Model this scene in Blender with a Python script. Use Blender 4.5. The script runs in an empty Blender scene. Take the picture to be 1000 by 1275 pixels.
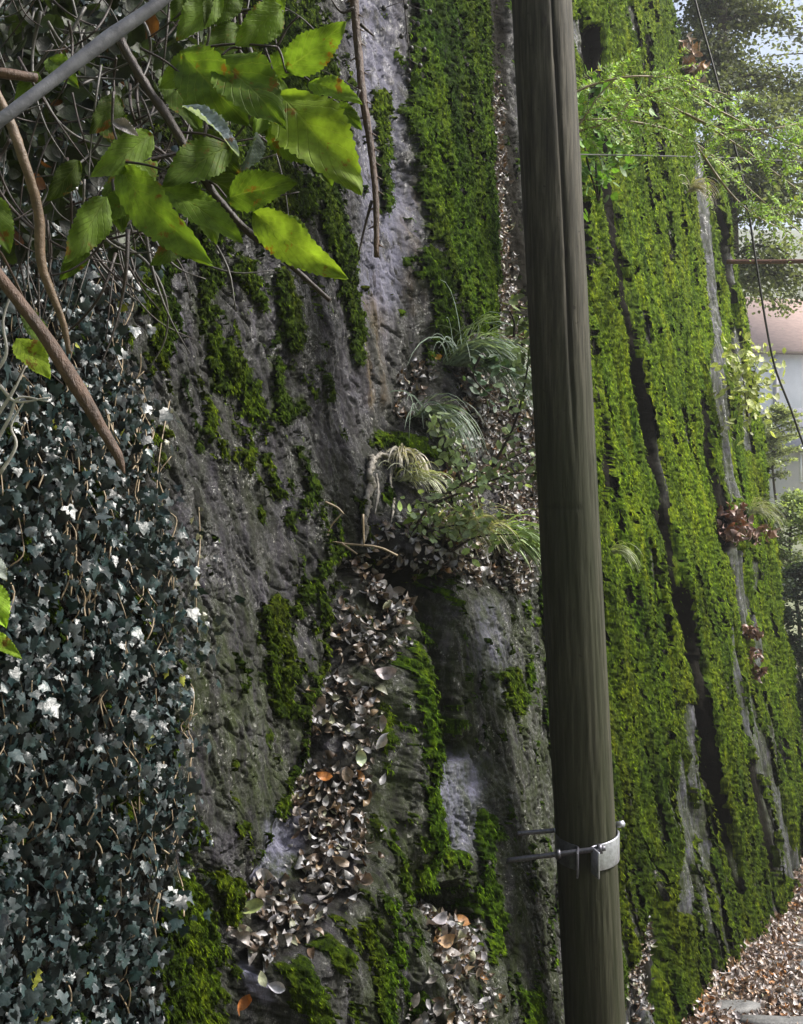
import bpy, math, random
import numpy as np
from mathutils import Vector
random.seed(7); RS = np.random.RandomState(11)
SC = bpy.context.scene
COL = SC.collection
R = math.radians

# ------------------------------------------------------------------ camera, sky, sun, exposure
F = 1367.0; EYE = 3.5; HOR = 600.0          # focal length in photo pixels, eye height, horizon row
cam = bpy.data.cameras.new('camera'); camo = bpy.data.objects.new('camera', cam); COL.objects.link(camo)
cam.sensor_fit = 'VERTICAL'; cam.sensor_height = 24.0; cam.lens = 24.0 * F / 1275.0
cam.shift_y = (HOR - 637.5) / 1275.0
cam.clip_start = 0.05; cam.clip_end = 2000
camo.location = (0, 0, EYE); camo.rotation_euler = (R(90), 0, 0)
SC.camera = camo
SUN = Vector((0.68, 0.05, 0.70)).normalized()      # towards the hazy sun, to the right
w = bpy.data.worlds.new('World'); SC.world = w; w.use_nodes = True
nt = w.node_tree; bg = nt.nodes['Background']
sky = nt.nodes.new('ShaderNodeTexSky'); sky.sky_type = 'NISHITA'; sky.sun_disc = False
sky.sun_elevation = math.asin(SUN.z); sky.sun_rotation = math.atan2(SUN.x, SUN.y)
sky.air_density = 1.0; sky.dust_density = 3.5; sky.ozone_density = 0.6
nt.links.new(sky.outputs[0], bg.inputs[0]); bg.inputs[1].default_value = 0.066
sl = bpy.data.lights.new('sun', 'SUN'); sl.energy = 2.7; sl.angle = R(9); sl.color = (1, 0.96, 0.90)
so = bpy.data.objects.new('sun', sl); COL.objects.link(so); so.rotation_euler = SUN.to_track_quat('Z', 'Y').to_euler()
SC.view_settings.view_transform = 'Standard'; SC.view_settings.look = 'None'
SC.view_settings.gamma = 1.0; SC.view_settings.use_curve_mapping = False
SC.view_settings.exposure = 1.72
SC.cycles.max_bounces = 6; SC.cycles.transparent_max_bounces = 8

# ------------------------------------------------------------------ helpers
def P(px, py, Y):
    return Vector(((px - 500.0) / F * Y, Y, EYE + (HOR - py) / F * Y))
def tag(o, label=None, cat=None, group=None, kind=None):
    if label: o['label'] = label
    if cat: o['category'] = cat
    if group: o['group'] = group
    if kind: o['kind'] = kind
    return o
def empty(name, loc, label, cat, group=None):
    o = bpy.data.objects.new(name, None); COL.objects.link(o); o.location = loc; o.empty_display_size = .1
    return tag(o, label, cat, group)
def mesh(name, V, Fc, mat, parent=None, attrs=None, smooth=True, uv=None):
    """V (n,3) world coordinates, Fc (m,k) faces or a list of such arrays."""
    V = np.asarray(V, dtype=np.float32).reshape(-1, 3)
    if isinstance(Fc, np.ndarray): Fc = [Fc]
    me = bpy.data.meshes.new(name)
    loops = np.concatenate([f.reshape(-1) for f in Fc]).astype(np.int32)
    tot = np.concatenate([np.full(len(f), f.shape[1], np.int32) for f in Fc])
    st = np.concatenate([[0], np.cumsum(tot)[:-1]]).astype(np.int32)
    off = np.zeros(3, np.float32)
    if parent is not None: off = np.array(parent.matrix_world.translation if parent.parent else parent.location, np.float32)
    me.vertices.add(len(V)); me.vertices.foreach_set('co', (V - off).ravel())
    me.loops.add(len(loops)); me.loops.foreach_set('vertex_index', loops)
    me.polygons.add(len(tot)); me.polygons.foreach_set('loop_start', st); me.polygons.foreach_set('loop_total', tot)
    if smooth: me.polygons.foreach_set('use_smooth', np.ones(len(tot), bool))
    for k, a in (attrs or {}).items():
        a = np.asarray(a, np.float32)
        if a.ndim == 2:
            at = me.attributes.new(k, 'FLOAT_COLOR', 'POINT')
            at.data.foreach_set('color', np.concatenate([a[:, :3], np.ones((len(a), 1), np.float32)], 1).ravel())
        else:
            at = me.attributes.new(k, 'FLOAT', 'POINT'); at.data.foreach_set('value', a)
    if uv is not None:
        l = me.uv_layers.new(name='UVMap'); l.data.foreach_set('uv', np.asarray(uv, np.float32)[loops].ravel())
    me.update(calc_edges=True); me.validate()
    o = bpy.data.objects.new(name, me); COL.objects.link(o)
    if mat: me.materials.append(mat)
    if parent is not None: o.parent = parent
    return o
def hash2(ix, iy, seed):
    h = (ix.astype(np.int64) * 374761393 + iy.astype(np.int64) * 668265263 + seed * 1442695041) & 0xffffffff
    h = ((h ^ (h >> 13)) * 1274126177) & 0xffffffff
    h = ((h ^ (h >> 16)) * 2246822519) & 0xffffffff
    return ((h ^ (h >> 15)) & 0xffff).astype(np.float32) / 65536.0
def noise(x, y, seed=0):                       # gradient noise about -1..1
    x0 = np.floor(x); y0 = np.floor(y); fx = (x - x0).astype(np.float32); fy = (y - y0).astype(np.float32)
    ux = fx * fx * fx * (fx * (fx * 6 - 15) + 10); uy = fy * fy * fy * (fy * (fy * 6 - 15) + 10)
    def g(i, j):
        a = hash2(x0 + i, y0 + j, seed) * 6.2832
        return np.cos(a) * (fx - i) + np.sin(a) * (fy - j)
    a = g(0, 0); b = g(1, 0); c = g(0, 1); d = g(1, 1)
    return 1.5 * ((a + (b - a) * ux) + ((c + (d - c) * ux) - (a + (b - a) * ux)) * uy)
def fbm(x, y, o=4, seed=0, g=.5):
    s = 0; a = 1; t = 0
    for k in range(o):
        s = s + a * noise(x * 2**k, y * 2**k, seed + k * 17); t += a; a *= g
    return s / t
def sst(x, a, b):
    t = np.clip((x - a) / (b - a), 0, 1); return t * t * (3 - 2 * t)
def cr(pts, n=6):                               # Catmull-Rom through points (any dimension)
    p = [np.array(q, float) for q in pts]; p = [2 * p[0] - p[1]] + p + [2 * p[-1] - p[-2]]
    out = []
    for i in range(1, len(p) - 2):
        for k in range(n):
            t = k / n
            out.append(.5 * (2 * p[i] + (p[i+1] - p[i-1]) * t + (2*p[i-1] - 5*p[i] + 4*p[i+1] - p[i+2]) * t*t + (3*p[i] - p[i-1] - 3*p[i+1] + p[i+2]) * t**3))
    out.append(p[-2]); return np.array(out)
class MB:                                       # collects geometry, builds ONE mesh
    def __init__(s): s.V = []; s.Q = []; s.T = []; s.n = 0; s.A = {}
    def add(s, V, Q=None, T=None, **at):
        V = np.asarray(V, float).reshape(-1, 3)
        s.V.append(V)
        if Q is not None and len(Q): s.Q.append(np.asarray(Q) + s.n)
        if T is not None and len(T): s.T.append(np.asarray(T) + s.n)
        for k, a in at.items():
            a = np.asarray(a, float)
            if a.ndim == 0: a = np.full(len(V), float(a))
            elif a.ndim == 1 and len(a) == 3 and len(V) != 3: a = np.tile(a, (len(V), 1))
            s.A.setdefault(k, []).append(a)
        s.n += len(V)
    def tube(s, pts, rad, seg=6, cap=True, wob=0, **at):
        pts = np.asarray(pts, float); n = len(pts)
        rad = np.asarray(rad, float) if np.ndim(rad) else np.full(n, rad)
        if len(rad) != n: rad = np.interp(np.linspace(0, 1, n), np.linspace(0, 1, len(rad)), rad)
        d = np.gradient(pts, axis=0); d /= np.linalg.norm(d, axis=1)[:, None] + 1e-9
        up = np.array([0, 0, 1.]) if abs(d[0][2]) < .9 else np.array([1., 0, 0])
        V = []
        for i in range(n):
            a = np.cross(d[i], up); a /= np.linalg.norm(a) + 1e-9; b = np.cross(a, d[i]); up = b
            th = np.arange(seg) * 2 * math.pi / seg
            r = rad[i] * (1 + (wob * RS.uniform(-1, 1, seg) if wob else 0))
            V.append(pts[i] + (np.cos(th) * r)[:, None] * a + (np.sin(th) * r)[:, None] * b)
        V = np.concatenate(V)
        i, j = np.meshgrid(np.arange(n - 1), np.arange(seg), indexing='ij'); i = i.ravel(); j = j.ravel(); k = (j + 1) % seg
        Q = np.stack([i*seg + j, i*seg + k, (i+1)*seg + k, (i+1)*seg + j], 1)
        T = None
        if cap:
            V = np.concatenate([V, pts[:1], pts[-1:]]); c0 = n * seg
            jj = np.arange(seg); kk = (jj + 1) % seg
            T = np.concatenate([np.stack([np.full(seg, c0), kk, jj], 1), np.stack([np.full(seg, c0+1), (n-1)*seg + jj, (n-1)*seg + kk], 1)])
        s.add(V, Q, T, **at)
    def box(s, lo, hi, M=None, **at):
        x0, y0, z0 = lo; x1, y1, z1 = hi
        V = np.array([(x0,y0,z0),(x1,y0,z0),(x1,y1,z0),(x0,y1,z0),(x0,y0,z1),(x1,y0,z1),(x1,y1,z1),(x0,y1,z1)], float)
        if M is not None: V = V @ np.array(M)[:3, :3].T + np.array(M)[:3, 3]
        s.add(V, [(0,3,2,1),(4,5,6,7),(0,1,5,4),(1,2,6,5),(2,3,7,6),(3,0,4,7)], **at)
    def build(s, name, mat, parent=None, smooth=True):
        V = np.concatenate(s.V); f = []
        if s.Q: f.append(np.concatenate(s.Q))
        if s.T: f.append(np.concatenate(s.T))
        at = {k: np.concatenate(a) for k, a in s.A.items()}
        uv = at.pop('uv', None)
        return mesh(name, V, f, mat, parent, at, smooth, uv)
def norm(a): return a / (np.linalg.norm(a, axis=-1, keepdims=True) + 1e-9)
def scatter(TV, TF, pos, ax, ay, az, sc):
    """instances of template TV (k,3), faces TF (m,q) -> V, F arrays; also returns the instance index per vertex"""
    n = len(pos); k = len(TV)
    V = pos[:, None] + sc[:, None, None] * (TV[None, :, 0:1] * ax[:, None] + TV[None, :, 1:2] * ay[:, None] + TV[None, :, 2:3] * az[:, None])
    Fc = (np.asarray(TF)[None] + (np.arange(n) * k)[:, None, None]).reshape(-1, np.asarray(TF).shape[1])
    return V.reshape(-1, 3), Fc, np.repeat(np.arange(n), k)
def frame(ydir, zdir):
    y = norm(ydir); x = norm(np.cross(y, zdir)); z = np.cross(x, y); return x, y, z

# ------------------------------------------------------------------ materials
def newmat(name):
    m = bpy.data.materials.new(name); m.use_nodes = True; t = m.node_tree
    return m, t, t.nodes['Principled BSDF'], t.nodes['Material Output']
def N(t, typ, **kw):
    n = t.nodes.new('ShaderNode' + typ)
    for k, v in kw.items():
        if k in n.inputs: n.inputs[k].default_value = v
        else: setattr(n, k, v)
    return n
def L(t, a, b): t.links.new(a, b)
def coords(t, scale=(1, 1, 1), obj=True):
    tc = N(t, 'TexCoord'); mp = N(t, 'Mapping'); mp.inputs['Scale'].default_value = scale
    L(t, tc.outputs['Object' if obj else 'UV'], mp.inputs['Vector']); return mp.outputs[0]
def tnoise(t, vec, scale, det=4, rough=.55, dist=0):
    n = N(t, 'TexNoise'); n.inputs['Scale'].default_value = scale; n.inputs['Detail'].default_value = det
    n.inputs['Roughness'].default_value = rough; n.inputs['Distortion'].default_value = dist
    if vec is not None: L(t, vec, n.inputs['Vector'])
    return n.outputs['Fac']
def ramp(t, fac, stops):
    r = N(t, 'ValToRGB'); e = r.color_ramp.elements
    while len(e) < len(stops): e.new(.5)
    for el, (p, c) in zip(e, stops):
        el.position = p; el.color = (*c, 1) if not np.isscalar(c) else (c, c, c, 1)
    L(t, fac, r.inputs[0]); return r.outputs[0]
def mix(t, fac, a, b, blend='MIX'):
    m = N(t, 'Mix', data_type='RGBA', blend_type=blend)
    for s, v in ((0, fac), (6, a), (7, b)):
        if hasattr(v, 'links'): L(t, v, m.inputs[s])
        else: m.inputs[s].default_value = v if np.isscalar(v) else (*v, 1)
    return m.outputs[2]
def attr(t, name, col=False):
    a = N(t, 'Attribute', attribute_name=name); return a.outputs['Color' if col else 'Fac']
def bump(t, h, bsdf, strength=.5, dist=.01):
    b = N(t, 'Bump'); b.inputs['Strength'].default_value = strength; b.inputs['Distance'].default_value = dist
    L(t, h, b.inputs['Height']); L(t, b.outputs[0], bsdf.inputs['Normal']); return b

def mat_rock():
    m, t, b, o = newmat('rock'); v = coords(t); vs = coords(t, (1, 1, .3))
    c = ramp(t, tnoise(t, vs, 7, 8, .65, .4), [(.30, (.006, .006, .006)), (.46, (.020, .018, .024)), (.60, (.042, .038, .052)), (.74, (.13, .12, .155))])
    st = ramp(t, tnoise(t, coords(t, (1, 1, .12)), 5, 6, .7, .8), [(.44, 0.0), (.62, 1.0)])
    c = mix(t, st, c, mix(t, .65, c, (.030, .030, .024)))
    c = mix(t, 1.0, c, ramp(t, tnoise(t, coords(t, (1, 1, .5)), 2.6, 4, .6, .6), [(.34, .35), (.5, .9), (.66, 1.7)]), 'MULTIPLY')
    c = mix(t, attr(t, 'pale'), c, mix(t, tnoise(t, v, 25, 6, .7), (.09, .09, .135), (.30, .30, .42)))
    an = N(t, 'Math', operation='MULTIPLY'); L(t, attr(t, 'alg'), an.inputs[0]); L(t, ramp(t, tnoise(t, vs, 18, 6, .75), [(.35, 0.), (.6, 1.)]), an.inputs[1])
    c = mix(t, an.outputs[0], c, (.030, .042, .010))
    sn = N(t, 'Math', operation='MULTIPLY'); L(t, attr(t, 'stain'), sn.inputs[0]); L(t, ramp(t, tnoise(t, coords(t, (1, 1, .15)), 16, 4, .6), [(.4, 0.), (.6, 1.)]), sn.inputs[1])
    c = mix(t, sn.outputs[0], c, (.15, .10, .035))
    li = ramp(t, tnoise(t, v, 62, 4, .65), [(.60, 0.), (.66, 1.)]); lm = ramp(t, tnoise(t, v, 4, 2), [(.48, 0.), (.6, .8)])
    c = mix(t, mix(t, 1.0, li, lm, 'MULTIPLY'), c, (.36, .36, .33))
    ck = attr(t, 'dirt_shade'); c = mix(t, ck, c, (.010, .009, .006))  # near-black colour: soil, and shade painted into the recesses
    L(t, c, b.inputs['Base Color'])
    r = ramp(t, tnoise(t, vs, 20, 7, .8), [(.40, .15), (.50, .6)]); L(t, mix(t, ck, r, (.85, .85, .85)), b.inputs['Roughness'])
    L(t, mix(t, ck, ramp(t, tnoise(t, vs, 20, 7, .8), [(.40, .9), (.50, .14)]), (.06, .06, .06)), b.inputs['Specular IOR Level'])
    hs = mix(t, .45, tnoise(t, v, 50, 9, .78), tnoise(t, vs, 160, 4, .8))
    bump(t, hs, b, 1.0, .016); return m
def mat_moss():
    m, t, b, o = newmat('moss'); v = coords(t); vs = coords(t, (1, 1, .45))
    c = ramp(t, tnoise(t, coords(t, (1, 1, .28)), 44, 8, .8), [(.36, (.008, .014, .001)), (.45, (.055, .085, .003)), (.56, (.165, .22, .004)), (.70, (.40, .44, .014))])
    hu = ramp(t, tnoise(t, coords(t, (1, 1, .14)), 5, 5, .65), [(.34, (.36, .56, .5)), (.50, (.86, 1.02, .9)), (.66, (1.25, 1.2, .8))])
    c = mix(t, 1.0, c, hu, 'MULTIPLY')
    c = mix(t, ramp(t, tnoise(t, v, 9, 5, .7), [(.60, 0.), (.74, .5)]), c, (.06, .052, .018))
    c = mix(t, 1.0, c, attr(t, 'tone', True), 'MULTIPLY')
    L(t, c, b.inputs['Base Color']); b.inputs['Roughness'].default_value = .8; b.inputs['Specular IOR Level'].default_value = .08
    bump(t, tnoise(t, vs, 190, 4, .8), b, 1.0, .012); return m
def mat_leafy(name, rough=.45, transl=.3, spec=.5, veins=False, tint=(1.45, 1.5, .6), nscale=60, spots=None, sat=.0):
    """colour comes per leaf from attribute 'col'"""
    m, t, b, o = newmat(name); v = coords(t)
    c = attr(t, 'col', True)
    c = mix(t, 1.0, c, ramp(t, tnoise(t, v, nscale, 3, .6), [(.3, .55), (.7, 1.4)]), 'MULTIPLY')
    if spots: c = mix(t, ramp(t, tnoise(t, v, spots, 4, .7), [(.60, 0.), (.67, .9)]), c, (.16, .065, .012))
    if veins:
        u = N(t, 'UVMap'); s = N(t, 'SeparateXYZ'); L(t, u.outputs[0], s.inputs[0])
        ab = N(t, 'Math', operation='ABSOLUTE'); L(t, s.outputs[1], ab.inputs[0])
        q = N(t, 'Math', operation='MULTIPLY_ADD'); L(t, ab.outputs[0], q.inputs[0]); q.inputs[1].default_value = -2.6
        sx = N(t, 'Math', operation='MULTIPLY'); L(t, s.outputs[0], sx.inputs[0]); sx.inputs[1].default_value = 8.0; L(t, sx.outputs[0], q.inputs[2])
        fr = N(t, 'Math', operation='FRACT'); L(t, q.outputs[0], fr.inputs[0])
        pp = N(t, 'Math', operation='PINGPONG'); L(t, fr.outputs[0], pp.inputs[0]); pp.inputs[1].default_value = .5
        vn = ramp(t, pp.outputs[0], [(.0, 1.), (.09, 0.)]); mr = ramp(t, ab.outputs[0], [(.02, 1.), (.05, 0.)])
        vv = mix(t, 1.0, vn, mr, 'LIGHTEN')
        c = mix(t, mix(t, .45, (0., 0., 0.), vv), c, mix(t, .5, c, (.26, .32, .08)))
        bump(t, mix(t, .3, ramp(t, vv, [(0., 1.), (1., 0.)]), tnoise(t, v, 200, 4)), b, .7, .003)
    else:
        bump(t, tnoise(t, v, nscale * 3, 3), b, .4, .004)
    L(t, c, b.inputs['Base Color']); b.inputs['Roughness'].default_value = rough; b.inputs['Specular IOR Level'].default_value = spec
    if transl:
        tr = N(t, 'BsdfTranslucent'); L(t, mix(t, 1.0, c, tint, 'MULTIPLY'), tr.inputs[0])
        ms = N(t, 'MixShader'); ms.inputs[0].default_value = transl
        L(t, b.outputs[0], ms.inputs[1]); L(t, tr.outputs[0], ms.inputs[2]); L(t, ms.outputs[0], o.inputs[0])
    return m
def mat_plain(name, c1, c2, scale=20, rough=.7, stretch=(1, 1, 1), bs=.4, metallic=0, bd=.005, det=5):
    m, t, b, o = newmat(name); v = coords(t, stretch); f = tnoise(t, v, scale, det, .65)
    L(t, ramp(t, f, [(.3, c1), (.7, c2)]), b.inputs['Base Color']); b.inputs['Roughness'].default_value = rough
    b.inputs['Metallic'].default_value = metallic; bump(t, tnoise(t, v, scale * 3, 4, .7), b, bs, bd); return m
def mat_pole():
    m, t, b, o = newmat('pole_wood'); v = coords(t, (1, 1, .05)); v2 = coords(t, (1, 1, .35))
    c = ramp(t, tnoise(t, v, 55, 7, .7, .25), [(.33, (.010, .009, .006)), (.48, (.042, .038, .027)), (.66, (.115, .105, .08))])
    c = mix(t, ramp(t, tnoise(t, v2, 5, 4, .6), [(.42, 0.), (.65, .7)]), c, mix(t, .6, c, (.035, .034, .022)))
    c = mix(t, ramp(t, tnoise(t, coords(t), 38, 2, .4), [(.70, 0.), (.76, .7)]), c, (.02, .016, .012))
    c = mix(t, attr(t, 'groove'), c, (.012, .010, .008))
    c = mix(t, attr(t, 'green'), c, mix(t, .6, mix(t, 1., c, (.5, .5, .5), 'MULTIPLY'), (.022, .030, .007)))
    L(t, c, b.inputs['Base Color']); b.inputs['Roughness'].default_value = .72; b.inputs['Specular IOR Level'].default_value = .3
    bump(t, mix(t, .4, tnoise(t, v, 120, 5, .7), tnoise(t, v2, 30, 3)), b, .55, .006); return m
M = dict(
    rock=mat_rock(), moss=mat_moss(), pole=mat_pole(),
    ivy=mat_leafy('ivy_leaf', .37, .06, .5, nscale=30),
    green=mat_leafy('green_leaf', .62, .42, .18, veins=True, nscale=38, spots=30),
    frond=mat_leafy('frond_leaf', .5, .5, .3),
    litter=mat_leafy('dead_leaf', .42, .08, .55, tint=(1.3, 1., .7), nscale=50),
    grass=mat_leafy('grass_blade', .5, .25, .4),
    tree=mat_leafy('tree_leaf', .6, .35, .3),
    stem=mat_plain('stem_bark', (.03, .018, .011), (.105, .058, .035), 60, .55, (1, 1, .4), bs=.9),
    darkstem=mat_plain('dark_bark', (.010, .007, .006), (.035, .02, .014), 70, .5),
    greystem=mat_plain('grey_bark', (.06, .062, .075), (.125, .13, .15), 40, .5, bs=.2),
    tanstem=mat_plain('tan_stalk', (.16, .12, .07), (.32, .25, .16), 40, .5),
    root=mat_plain('pale_root', (.06, .05, .04), (.42, .39, .34), 30, .5, bs=.8, bd=.01),
    steel=mat_plain('galvanised_steel', (.34, .35, .40), (.58, .60, .68), 60, .38, bs=.25, metallic=.75, bd=.002),
    shadesteel=mat_plain('shaded_steel', (.07, .07, .085), (.17, .17, .20), 60, .42, bs=.25, metallic=.6, bd=.002),  # steel darkened for the left strap, its shade put into the colour
    darksteel=mat_plain('dark_steel', (.06, .06, .072), (.16, .16, .185), 80, .4, bs=.3, metallic=.6, bd=.002),
    bark=mat_plain('tree_bark', (.03, .022, .016), (.09, .07, .05), 14, .85, (1, 1, .3), .8, bd=.02),
    soil=mat_plain('soil', (.018, .013, .009), (.055, .04, .028), 12, .85, bs=.8, bd=.02),
    slab=mat_plain('stone_slab', (.09, .09, .09), (.19, .19, .185), 14, .55, bs=.6, bd=.01),
    render=mat_plain('white_render', (.80, .80, .79), (.88, .88, .87), 3, .8, bs=.1),
    cream=mat_plain('cream_render', (.62, .56, .46), (.70, .64, .54), 3, .8, bs=.1),
    tile=mat_plain('clay_roof', (.36, .25, .21), (.52, .37, .31), 2.5, 1.0, (1, 4, 1), .3),
    greyroof=mat_plain('grey_roof', (.22, .22, .25), (.32, .32, .35), 8, .7, (1, 3, 1), .5),
    trim=mat_plain('dark_trim', (.05, .045, .045), (.09, .08, .08), 10, .6),
    glass=mat_plain('window_glass', (.02, .022, .025), (.04, .042, .045), 5, .25, bs=0),
    shutter=mat_plain('shutter_paint', (.18, .20, .20), (.24, .26, .26), 10, .6),
    rust=mat_plain('rusty_iron', (.10, .045, .03), (.19, .09, .06), 30, .7, metallic=.2),
    cable=mat_plain('black_cable', (.012, .011, .011), (.03, .028, .026), 20, .5),
    hill=mat_plain('hill_ground', (.07, .09, .04), (.19, .20, .12), 1.2, .9, bs=.5, bd=.05),
)

# ------------------------------------------------------------------ the rock face (a real surface laid on a leaning plane)
A0 = np.array([1.95, 7.2, 0.]); DD = np.array([.4695, .883, 0.]); NN = np.array([.883, -.4695, 0.]); TB = .1763
def wallpt(u, v, D):
    return A0 + u[..., None] * DD + np.stack([0*v, 0*v, v], -1) + (D - v * TB)[..., None] * NN
def proj(Pt):
    return 500 + Pt[..., 0] / Pt[..., 1] * F, HOR - (Pt[..., 2] - EYE) / Pt[..., 1] * F
uu = np.linspace(-6.4, 11.0, 4000)
pe = wallpt(uu, uu*0 + EYE, uu*0); pxe = proj(pe)[0]
rho = np.clip(np.gradient(pxe, uu), 0, 600) / 1.25 + 16
cum = np.concatenate([[0], np.cumsum((rho[1:] + rho[:-1]) * .5 * np.diff(uu))])
NC = int(cum[-1]); US = np.interp(np.linspace(0, cum[-1], NC), cum, uu)
rows = np.concatenate([np.linspace(-900, -100, 50)[:-1], np.arange(-100, 1380, 1.35), np.linspace(1380, 4200, 90)[1:]])
NR = len(rows)
Ug, Rg = np.meshgrid(US, rows)
Vg = (EYE * F + (HOR - Rg) * (A0[1] + Ug * DD[1])) / (F - (HOR - Rg) * TB * .4695)
Vg = np.clip(Vg, -.85, 10.2)
B = wallpt(Ug, Vg, Vg * 0); PX, PY = proj(B)
PX = PX.astype(np.float32); PY = PY.astype(np.float32)
wx = PX + 9 * fbm(Ug * 5, Vg * 5, 3, 3) ; wy = PY + 9 * fbm(Ug * 5, Vg * 5, 3, 9)      # ragged outlines
def pline(pts, x=None, y=None):
    """pts (px,py,halfwidth): returns 0 on the line .. 1 at the half width, growing outside"""
    x = wx if x is None else x; y = wy if y is None else y
    best = np.full(x.shape, 9., np.float32)
    for (ax, ay, aw), (bx, by, bw) in zip(pts[:-1], pts[1:]):
        m = max(aw, bw) * 2.2
        sel = (x > min(ax, bx) - m) & (x < max(ax, bx) + m) & (y > min(ay, by) - m) & (y < max(ay, by) + m)
        if not sel.any(): continue
        xs = x[sel]; ys = y[sel]; dx = bx - ax; dy = by - ay
        t = np.clip(((xs - ax) * dx + (ys - ay) * dy) / (dx*dx + dy*dy + 1e-6), 0, 1)
        d = np.hypot(xs - ax - t * dx, ys - ay - t * dy) / (aw + (bw - aw) * t)
        best[sel] = np.minimum(best[sel], d)
    return best
def mask(*lines, soft=.35):
    r = np.zeros(PX.shape, np.float32)
    for l in lines: r = np.maximum(r, 1 - sst(pline(l), 1 - soft, 1 + soft))
    return r
def xat(pts, y):                                  # x of a polyline at row y
    p = np.array(pts, float); return np.interp(y, p[:, 1], p[:, 0])
def yat(pts, x):
    p = np.array(pts, float); return np.interp(x, p[:, 0], p[:, 1])

# -- large forms
D = 0.10 * fbm(Ug * 1.1, Vg * .6, 3, 21) + .03 * fbm(Ug * 5, Vg * 1.6, 4, 31)
# left rock: flutes running down to the right
sk = Ug * 6 + Vg * 2.4
left = 1 - sst(wx, 430, 560)
D += left * (.025 * fbm(sk, Vg * 1.2, 4, 41) + .012 * fbm(sk * 3, Vg * 4, 3, 43))
# gully edge: everything right of this line stands further out lower down
edge = [(700, -200), (640, 80), (640, 380), (560, 425), (515, 470), (490, 560), (470, 640), (440, 700), (432, 760), (402, 850), (385, 960), (372, 1040), (325, 1120), (285, 1190), (280, 1400)]
ex = xat(edge, PY)
side = sst(wx - ex, -4, 50)
low = sst(wy, 420, 730)
D += (.12 + .12 * low) * side * sst(wy, 380, 460) * (1 - sst(wx, 690, 740))
ub = sst(wx, 495, 540) * (1 - sst(wx, 618, 640)) * (1 - sst(wy, 380, 450))
D += .10 * ub
right0 = sst(wx, 690, 730)
G0 = wallpt(Ug, Vg, D); PX, PY = proj(G0); PX = PX.astype(np.float32); PY = PY.astype(np.float32)
rw = sst(PX, 680, 740); wx = PX + (1 - rw) * 10 * fbm(Ug * 5, Vg * 5, 4, 3) + rw * 6 * fbm(Ug * 4, Vg * .9, 3, 5); wy = PY + 9 * fbm(Ug * 5, Vg * 5, 3, 9)
D -= .06 * mask([(436, 700, 10), (410, 850, 12), (378, 1000, 14), (300, 1160, 14)], soft=.9) * 1.0
# upper mossy buttress between wet rock and crack
D -= .12 * mask([(626, -120, 14), (632, 100, 18), (648, 300, 22), (655, 420, 26)], soft=.9)
D -= .05 * mask([(455, -100, 22), (480, 150, 26), (480, 350, 36), (455, 520, 40)], soft=.8)
# hollow under the terrace and the second little ledge
D -= .30 * mask([(485, 712, 14), (505, 712, 20), (535, 730, 24), (548, 800, 14), (552, 870, 14), (575, 940, 10)], soft=.5)
D -= .10 * mask([(470, 700, 12), (430, 712, 8)], soft=.6)
D -= .22 * mask([(528, 1120, 10), (560, 1128, 22), (590, 1145, 6)], soft=.5)
led2 = sst(wx, 500, 520) * (1 - sst(wx, 600, 615)); D += .10 * led2 * sst(wy, 1130, 1230)
D -= .05 * mask([(560, 930, 28), (570, 1040, 26)], soft=.6)
D += .06 * mask([(500, 820, 22), (515, 950, 22), (520, 1060, 16)], soft=.9)
D += .05 * mask([(620, 760, 26), (650, 1000, 34), (660, 1300, 40)], soft=.9)
# right wall: tall flutes
right = sst(wx, 690, 730)
warp = .25 * fbm(Ug * .8, Vg * .5, 2, 51)
D += right * (.11 * fbm(Ug * 3.2 + warp * 3, Vg * .28, 3, 53) + .035 * fbm(Ug * 9, Vg * .7, 3, 57) - .02)
crev = [[(740, 40, 8), (750, 130, 9), (760, 250, 9), (778, 380, 9), (797, 480, 9), (818, 600, 8), (838, 700, 7), (855, 790, 7), (875, 900, 5), (905, 1040, 5), (920, 1110, 4)],
        [(868, 60, 3), (880, 200, 4), (900, 300, 4), (908, 360, 3), (915, 440, 2)],
        [(955, 560, 3), (972, 680, 4), (985, 780, 5), (1000, 860, 6), (1020, 940, 6)],
        [(730, 250, 5), (735, 420, 5), (752, 560, 4), (757, 680, 4)], [(873, 470, 3), (880, 560, 4), (900, 640, 4)],
        [(868, 820, 4), (890, 960, 4), (905, 1050, 4)], [(900, 640, 7), (905, 680, 6)], [(935, 950, 5), (962, 1080, 5)], [(820, 700, 5), (835, 800, 4)], [(800, 0, 3), (815, 160, 3), (832, 320, 3)]]
for c_, dp in zip(crev, (.15, .10, .08, .05, .05, .04, .05, .05, .05, .04)): D -= dp * mask(c_, soft=.45)
bareL = 0
D -= .10 * mask([(826, 1075, 8), (818, 1160, 12), (800, 1290, 18)], soft=.6)
# far end turns away
sil = [(795, -250), (838, -20), (850, 60), (868, 140), (905, 215), (922, 320), (938, 390), (946, 470), (960, 560), (968, 640), (980, 740), (992, 830), (1003, 900), (1014, 1000), (1030, 1110), (1060, 1400)]
xs_ = xat(sil, PY) + 5 * fbm(Vg * 3, Vg * 0 + 2, 3, 61)
D -= np.clip(PX - (xs_ - 14), 0, 14)**2 / 196 * .12 + np.clip(PX - xs_, 0, 400) * .09
D -= np.clip(Ug - 9, 0, 9) * .6
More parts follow.
